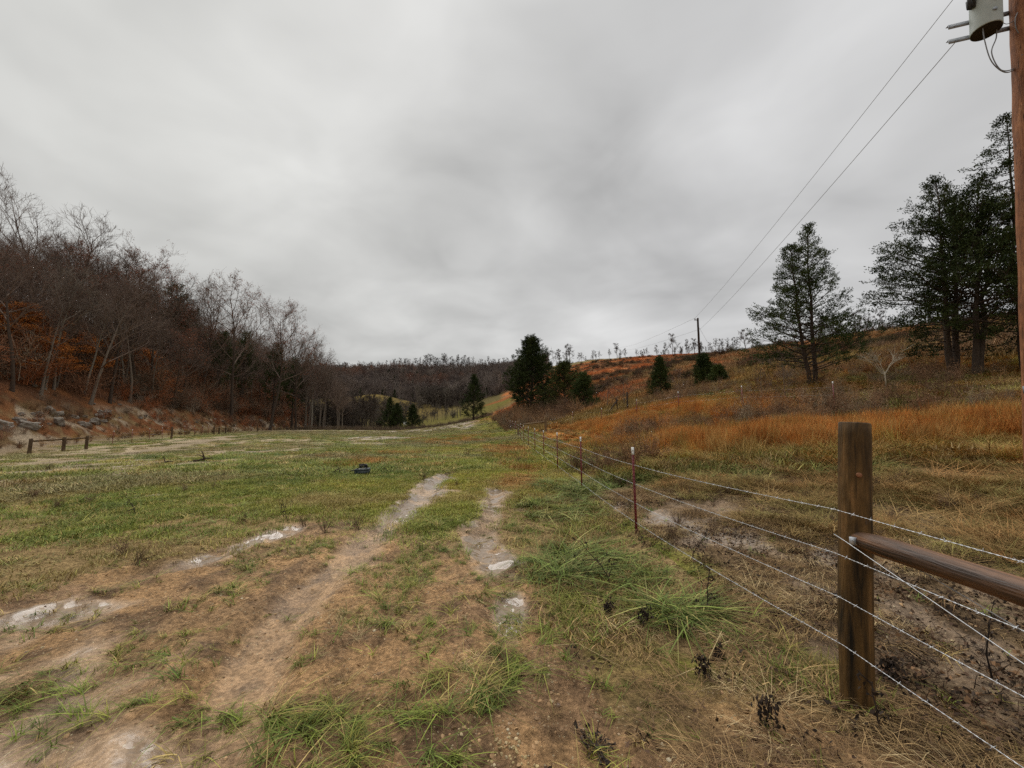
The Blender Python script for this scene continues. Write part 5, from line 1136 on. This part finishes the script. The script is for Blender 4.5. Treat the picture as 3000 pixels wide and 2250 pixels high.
# ------------------------------------------------------------------ utility poles and lines
M_POLE = mat_noise('creosote_pole_wood', [(.28, (.085, .034, .016)), (.5, (.215, .085, .036)), (.72, (.34, .155, .07))], 1.6, .7, (7, 7, .5), .5, detail=10, bumpscale=12, dist=.8, crack=(26, 26, .8))
M_POLED = mat_noise('dark_pole_wood', [(.3, (.020, .013, .010)), (.7, (.055, .033, .022))], 2, .8, (6, 6, .6), .3)
M_GALV = mat_noise('galvanised_steel', [(.3, (.20, .215, .235)), (.7, (.33, .345, .36))], 14, .45, metal=.5)
M_CAN = mat_noise('grey_transformer_paint', [(.3, (.33, .37, .35)), (.7, (.41, .445, .425))], 5, .5, bump=.05)
M_CANB = mat_noise('transformer_underside', [(.3, (.020, .016, .014)), (.7, (.05, .04, .034))], 8, .8)
M_CABLE = mat_noise('grey_cable', [(.3, (.16, .165, .175)), (.7, (.24, .245, .255))], 20, .5)
M_CABLED = mat_noise('black_insulation', [(.3, (.03, .03, .03)), (.7, (.06, .06, .06))], 20, .6)
M_PORC = mat_noise('porcelain', [(.3, (.10, .065, .05)), (.7, (.16, .10, .08))], 10, .25, spec=.7)
M_YEL = mat_noise('yellow_guard', [(.3, (.55, .45, .05)), (.7, (.72, .62, .10))], 10, .5)
PB = Vector((9.62, 7.1, H(9.62, 7.1))); LX = math.tan(R(5.5))
P1 = empty('utility_pole', PB, 'near reddish-brown wooden utility pole carrying a grey transformer', 'utility pole')
o = part('shaft', log_post(.21, 11.3, 8.8, .80, 24, 60, lean=(LX, 0), below=.5), M_POLE, P1, True)
def pole_at(z, dx=0, dy=0): return np.array((LX * z + dx, dy, z))
can = MB(); zb = 9.0; cx = -.64; cr = .225
c0 = pole_at(zb, cx, .10)
tilt = np.array((LX, 0, 1.0)); 
can.tube([c0, c0 + tilt * .02, c0 + tilt * .9, c0 + tilt * .93], [cr * .985, cr, cr, cr * 1.03], 32)
tr = part('transformer', can, M_CAN, P1, True, 'grey drum transformer hung beside the pole on steel bars')
u_ = MB(); u_.tube([c0 - tilt * .004, c0 + tilt * .004], [cr * .96, cr * .955], 28); part('underside', u_, M_CANB, tr, True)
ld = MB(); ld.tube([c0 + tilt * .93, c0 + tilt * .955, c0 + tilt * 1.0], [cr * 1.06, cr * 1.06, cr * .55], 28); part('lid', ld, M_CAN, tr, True)
for k, (a_, zz_) in enumerate([(-105, .62), (-85, .62), (-65, .62)]):
    bu = MB(); d_ = np.array((math.cos(R(a_)), math.sin(R(a_)), 0)); p_ = c0 + tilt * zz_ + d_ * cr
    bu.tube([p_, p_ + d_ * .05, p_ + d_ * .055, p_ + d_ * .10], [.03, .03, .018, .018], 10); part('bushing', bu, M_PORC if k != 1 else M_GALV, tr, True)
hb = MB(); bb = c0 + tilt * 1.0; hb.tube([bb, bb + tilt * .06, bb + tilt * .08, bb + tilt * .16, bb + tilt * .18, bb + tilt * .28], [.05, .035, .055, .035, .05, .02], 12); part('bushing', hb, M_PORC, tr, True)
ra = MB(); d_ = unit(np.array((-.35, -1, 0))); p_ = c0 + tilt * .27 + d_ * cr; ra.tube([p_, p_ + d_ * .012], .035, 14); ra.box(p_ + tilt * .28 + d_ * .0, (.02, .03, .16)); part('drain_fitting', ra, M_GALV, tr, True)
for zz_ in (9.10, 9.45):
    for yy_ in (.09,):
        a_ = MB(); p0, p1 = pole_at(zz_, -1.06, yy_ + .33), pole_at(zz_, .20, yy_ - .06); m_ = (p0 + p1) / 2; rz_ = Matrix.Rotation(math.atan2(p1[1] - p0[1], p1[0] - p0[0]), 3, 'Z')
        a_.box(m_, (1.32, .010, .10), rz_); a_.box(m_ + (.01, .034, .048), (1.32, .06, .010), rz_); a_.box(p0 + (.09, -.035, -.01), (.014, .02, .018)); part('mounting_bar', a_, M_GALV, P1)
lk = MB(); p_ = c0 + tilt * .55 + np.array((-.18, .0, 0)); lk.box(p_ + (-.06, .03, .12), (.12, .10, .18)); lk.tube([p_ + (-.05, 0, 0), p_ + (-.10, -.05, .25), p_ + (-.02, -.08, .5)], .022, 8); lk.tube([p_ + (-.14, .02, -.02), p_ + (-.16, -.02, .3)], .028, 8); part('arrester', lk, M_CABLED, tr, True)
def cable(parent, name, pts, r, mat, n=14):
    P = [np.array(p, float) for p in pts]; out = []
    for i in range(len(P) - 1):
        p0, p1, p2, p3 = P[max(i-1, 0)], P[i], P[i+1], P[min(i+2, len(P)-1)]
        for k in range(n):
            t = k / n; out.append(.5 * ((2*p1) + (-p0+p2)*t + (2*p0-5*p1+4*p2-p3)*t*t + (-p0+3*p1-3*p2+p3)*t**3))
    out.append(P[-1]); mb = MB(); mb.tube(out, r, 6); return part(name, mb, mat, parent, True)
cable(P1, 'drop_cable', [c0 + (-.13, -.05, .1), c0 + (-.14, -.06, -.3), c0 + (-.06, -.06, -.75), c0 + (.18, -.05, -.98), c0 + (.42, -.05, -.90), pole_at(zb - .72, -.15, -.08)], .010, M_CABLE)
cable(P1, 'drop_cable', [c0 + (.16, -.05, .1), c0 + (.12, -.05, -.2), c0 + (-.02, -.05, -.55), c0 + (.12, -.05, -.93), c0 + (.42, -.05, -.88), pole_at(zb - .70, -.15, -.06)], .010, M_CABLE)
cable(P1, 'drop_cable', [pole_at(zb + .3, -.14, -.04), pole_at(zb + .12, -.24, -.06), pole_at(zb - .1, -.24, -.06), pole_at(zb - .25, -.13, -.04)], .008, M_CABLE)
cable(P1, 'drop_cable', [c0 + (.2, -.05, .25), c0 + (.38, -.04, .12), pole_at(zb + .16, -.14, 0)], .006, M_CABLE)
bx = MB(); bx.box((0, 0, 0), (.05, .12, .14)); bx.box((0, -.064, .02), (.035, .01, .05)); o = part('service_box', bx, M_GALV, P1); o.location = pole_at(1.52, -.20, 0)
yg = MB(); yg.tube([(0, 0, 0), (0, 0, .36)], .020, 10); o = part('yellow_guard', yg, M_YEL, P1, True); o.location = pole_at(1.18, -.16, -.08)
gw = MB(); 
for zz_ in (6.9, 4.4): gw.tube([pole_at(zz_) + (math.cos(t) * (.175 * (1 - .26 * zz_ / 11.3) + .004), math.sin(t) * (.175 * (1 - .26 * zz_ / 11.3) + .004), 0) for t in np.linspace(0, 2 * math.pi, 25)], .006, 5)
part('band', gw, M_CABLED, P1, True)

x2, y2 = 24.2, 49; z2 = H(x2, y2); ztop2 = top_z(932, 49)
P2 = empty('utility_pole', (x2, y2, z2), 'distant dark wooden utility pole rising behind the green cedar bush', 'utility pole')
o = part('shaft', log_post(.16, ztop2 - z2, 2.2, .72, 12, 8), M_POLED, P2, True)
a_ = MB(); a_.box((-.24, -.12, ztop2 - z2 - .28), (.52, .07, .09)); part('arm', a_, M_POLED, P2)
i_ = MB(); t_ = ztop2 - z2; i_.tube([(-.42, -.12, t_ - .23), (-.42, -.12, t_ - .13), (-.42, -.12, t_ - .03)], [.03, .06, .03], 8); part('insulator', i_, M_PORC, P2, True)
i_ = MB(); i_.tube([(.16, -.05, t_ - 1.45), (.24, -.07, t_ - 1.45)], [.04, .04], 8); part('neutral_clamp', i_, M_GALV, P2, True)
i_ = MB(); gx = at_depth(2125, 52); i_.tube([(0, 0, t_ - 1.0), (gx[0] - x2, gx[1] - y2, gx[2] - z2)], .012, 5); part('guy_wire', i_, M_CABLE, P2, True)
def line(p, q, sag, r0, r1, label, n=60):
    p, q = np.array(p, float), np.array(q, float); pts = [p + (q - p) * f - np.array((0, 0, 4 * sag * f * (1 - f))) for f in np.linspace(0, 1, n)]
    mb = MB(); mb.tube(pts, list(np.linspace(r0, r1, n)), 6); o = link('power_line', mb.mesh('power_line', True), M_CABLE); tag(o, label, 'power line', 'overhead power lines')
ptop = np.array(PB) + pole_at(11.35)
a2 = (x2 - .42, y2 - .12, ztop2 - .03); b2 = (x2 + .24, y2 - .07, ztop2 - 1.45)
line(ptop + (-.1, 0, .1), a2, .35, .0075, .010, 'upper bare cable between the two utility poles')
line(np.array(PB) + pole_at(9.06, -.96, .36), b2, .30, .0075, .010, 'lower cable running from the transformer bars to the far pole')
fx, fy = 76.0, 268.0; fz = H(fx, fy) + 6
line(a2, (fx, fy, fz + 2.0), 1.2, .012, .03, 'upper cable falling from the far pole towards the ridge')
line(b2, (fx + 2, fy, fz + .2), 1.0, .012, .03, 'lower cable falling from the far pole towards the ridge')

# ------------------------------------------------------------------ small things in the field
M_PLG = mat_noise('dark_green_plastic', [(.3, (.010, .018, .017)), (.7, (.028, .045, .042))], 6, .35, spec=.6)
M_PLB = mat_noise('black_rubber', [(.3, (.010, .010, .011)), (.7, (.03, .03, .033))], 6, .5)
x, y = -4.86, 12.75; z = H(x, y)
e = empty('plastic_box', (x, y, z), 'dark green plastic box with a black coiled hose on it, dumped in the grass', 'box', None, (R(3), R(-3), R(9)))
b = MB(); b.box((0, 0, .10), (.44, .28, .2)); b.box((0, 0, .205), (.47, .31, .022)); 
for k in range(5): b.box((-.18 + k * .09, -.146, .09), (.02, .012, .15))
part('box_body', b, M_PLG, e)
b = MB(); th = np.linspace(0, math.pi * 5.2, 70); b.tube([(.02 + .12 * math.cos(t), .02 + .10 * math.sin(t) * .8, .24 + .012 * t * .6) for t in th], .020, 8); part('hose_coil', b, M_PLB, e, True)
b = MB(); b.tube([(.05 + .11 * math.cos(t), -.02, .25 + .11 * math.sin(t)) for t in np.linspace(0, math.pi, 16)], .022, 8); b.tube([(-.12, 0, .235), (-.24, -.05, .20), (-.36, -.03, .17)], .018, 6); part('handle', b, M_PLB, e, True)
def stick(x, y, L, h, label, r=.025, seed=1, mat=None):
    rs = np.random.default_rng(seed); mb = MB(); z = H(x, y); limb(mb, (x - L / 2, y, z + .03), (1, .2, h), L, r, r * .5, 5, .25, .02, rs, 6)
    p, _ = limb(mb, (x + .05, y, z + h * L * .5), (.3, 0, 1), L * .7, r * .8, r * .3, 4, .3, .0, rs, 5); limb(mb, p[1], (-.6, 0, .7), L * .4, r * .5, r * .3, 3, .3, 0, rs, 5)
    o = link('stick', mb.mesh('stick', True), mat or M_BARKD); tag(o, label, 'stick')
stick(-5.72, 12.9, .35, .3, 'dark upright crooked stick left of the dumped plastic box', .022, 4)
stick(-13.7, 17.3, .8, .12, 'dark stick lying in the left field, right of the second dark one', .05, 5)
stick(-14.6, 16.3, .55, .05, 'short dark stick lying in the left field', .05, 6)
stick(-4.1, 12.9, .5, .08, 'thin twig in the grass right of the dumped plastic box', .012, 7)
# dead broad-leaved weeds standing in the mud
M_WEED = mat_leaf('withered_leaves', (.018, .014, .012), (.060, .042, .030), .8, .15, .3)
def weed(x, y, h, label, seed, nl=16, spread=.35, ls=.05, sc=.5):
    rs = np.random.default_rng(seed); s = MB(); l = MB(); pts, _ = limb(s, (0, 0, -.02), (rs.normal() * .2, rs.normal() * .2, 1), h, .006, .003, 5, .12, 0, rs, 5)
    for k in range(nl):
        q, qd = lerp_pts(pts, rs.uniform(.15, 1)); p2, d2 = limb(s, q, unit(qd * .6 + perp(rs, qd) * rs.uniform(.4, 1)), h * spread * rs.uniform(.3, 1), .003, .0015, 3, .2, -.12, rs, 4)
        c = p2[-1][None] + rs.normal(size=(5, 3)) * ls * .4; leafquads(l, c, rs.normal(size=(5, 3)) * .5 - (0, 0, 1), ls, ls * sc, rs)
    e = empty('dead_weed', (x, y, H(x, y)), label, 'weed', 'withered weeds near the fence'); part('stem', s, M_WEED, e); part('leaves', l, M_WEED, e)
for k, (x, y, h, lab) in enumerate([(1.08, 3.42, .20, 'stubby black withered weed in the grass left of the corner post'), (.84, 3.55, .15, 'short black withered weed left of the stubbier one'), (1.30, 2.78, .16, 'dark shrivelled weed on bare mud before the corner post'), (1.02, 4.15, .55, 'tall thin dead stalk in the grass just inside the wire'), (1.72, 3.6, .42, 'brown dead stalk rising beside the bright green clump'),
        (1.98, 2.22, .30, 'thin dead weed right at the foot of the corner post'), (2.62, 3.15, .14, 'dark curled weed beyond the corner post'), (2.42, 2.7, .16, 'low black curled weed behind the lowest strand'), (3.05, 2.62, .42, 'bushy blackened weed under the brace rail'), (1.42, 2.35, .18, 'low dark weed leaning in the foreground mud'), (2.2, 4.9, .35, 'dead brown stalk just beyond the wire near the first red post'),
        (1.5, 2.95, .10, 'small dark weed between the green clump and the post'), (4.6, 5.6, .3, 'dead stalk on the dark mud beyond the wire'), (-3.9, 6.9, .4, 'dark dead stalk in the turf left of the ruts'), (-6.9, 7.3, .45, 'dead stalk standing in the left field')]):
    weed(x, y, h, lab, 70 + k, ls=.035 if h < .25 else .03, nl=20 if h < .25 else 12)
# flat rosette of a blackened plant
rs = np.random.default_rng(77); b = MB()
for k in range(13):
    az = k * .49 + rs.uniform(-.15, .15); L = rs.uniform(.07, .13); lp, _ = limb(b, (0, 0, .012), (math.cos(az), math.sin(az), .15), L, .004, .002, 4, .12, -.04, rs, 5)
    c = np.array([lerp_pts(lp, f)[0] for f in rs.uniform(.5, 1, 9)]) + rs.normal(size=(9, 3)) * .006; leafquads(b, c, rs.normal(size=(9, 3)) * (1, 1, .3), .022, .012, rs)
o = link('dead_rosette', b.mesh('dead_rosette'), M_WEED); o.location = (.44, 2.19, H(.44, 2.19)); tag(o, 'flat star-shaped blackened plant pressed on the foreground mud', 'weed')
# loose straws and a pale cane
M_CANE = mat_noise('dry_cane', [(.3, (.34, .25, .11)), (.7, (.52, .42, .22))], 10, .7)
for (pts, r, lab) in [([(1.05, 2.72, .02), (1.35, 2.85, .05), (1.62, 3.15, .10)], .0035, 'long pale dry cane lying toward the corner post'), ([(.25, 3.05, .02), (.5, 3.08, .05), (.75, 2.85, .02)], .0025, 'thin arched yellow straw lying over the mud'), ([(-1.05, 3.75, .02), (-.88, 3.8, .035), (-.78, 3.76, .02)], .004, 'short bleached twig lying between the ruts'), ([(-.32, 3.86, .01), (-.24, 3.80, .015)], .009, 'stubby pale stick lying at the muddy puddle edge')]:
    mb = MB(); mb.tube([(x, y, H(x, y) + z) for x, y, z in pts], r, 6); o = link('straw', mb.mesh('straw', True), M_CANE); tag(o, lab, 'straw')
# far white box between the small cedars
x, y = gp_(1188, 160); z = H(x, y); e = empty('white_shed', (x, y, z + .4), 'tiny white box showing between the small cedars at the field end', 'shed')
b = MB(); b.box((0, 0, .8), (1.1, 1.1, 1.6)); part('wall', b, M_WHT, e); b = MB(); b.box((0, 0, 1.66), (1.3, 1.3, .1)); part('roof', b, M_GALV, e)
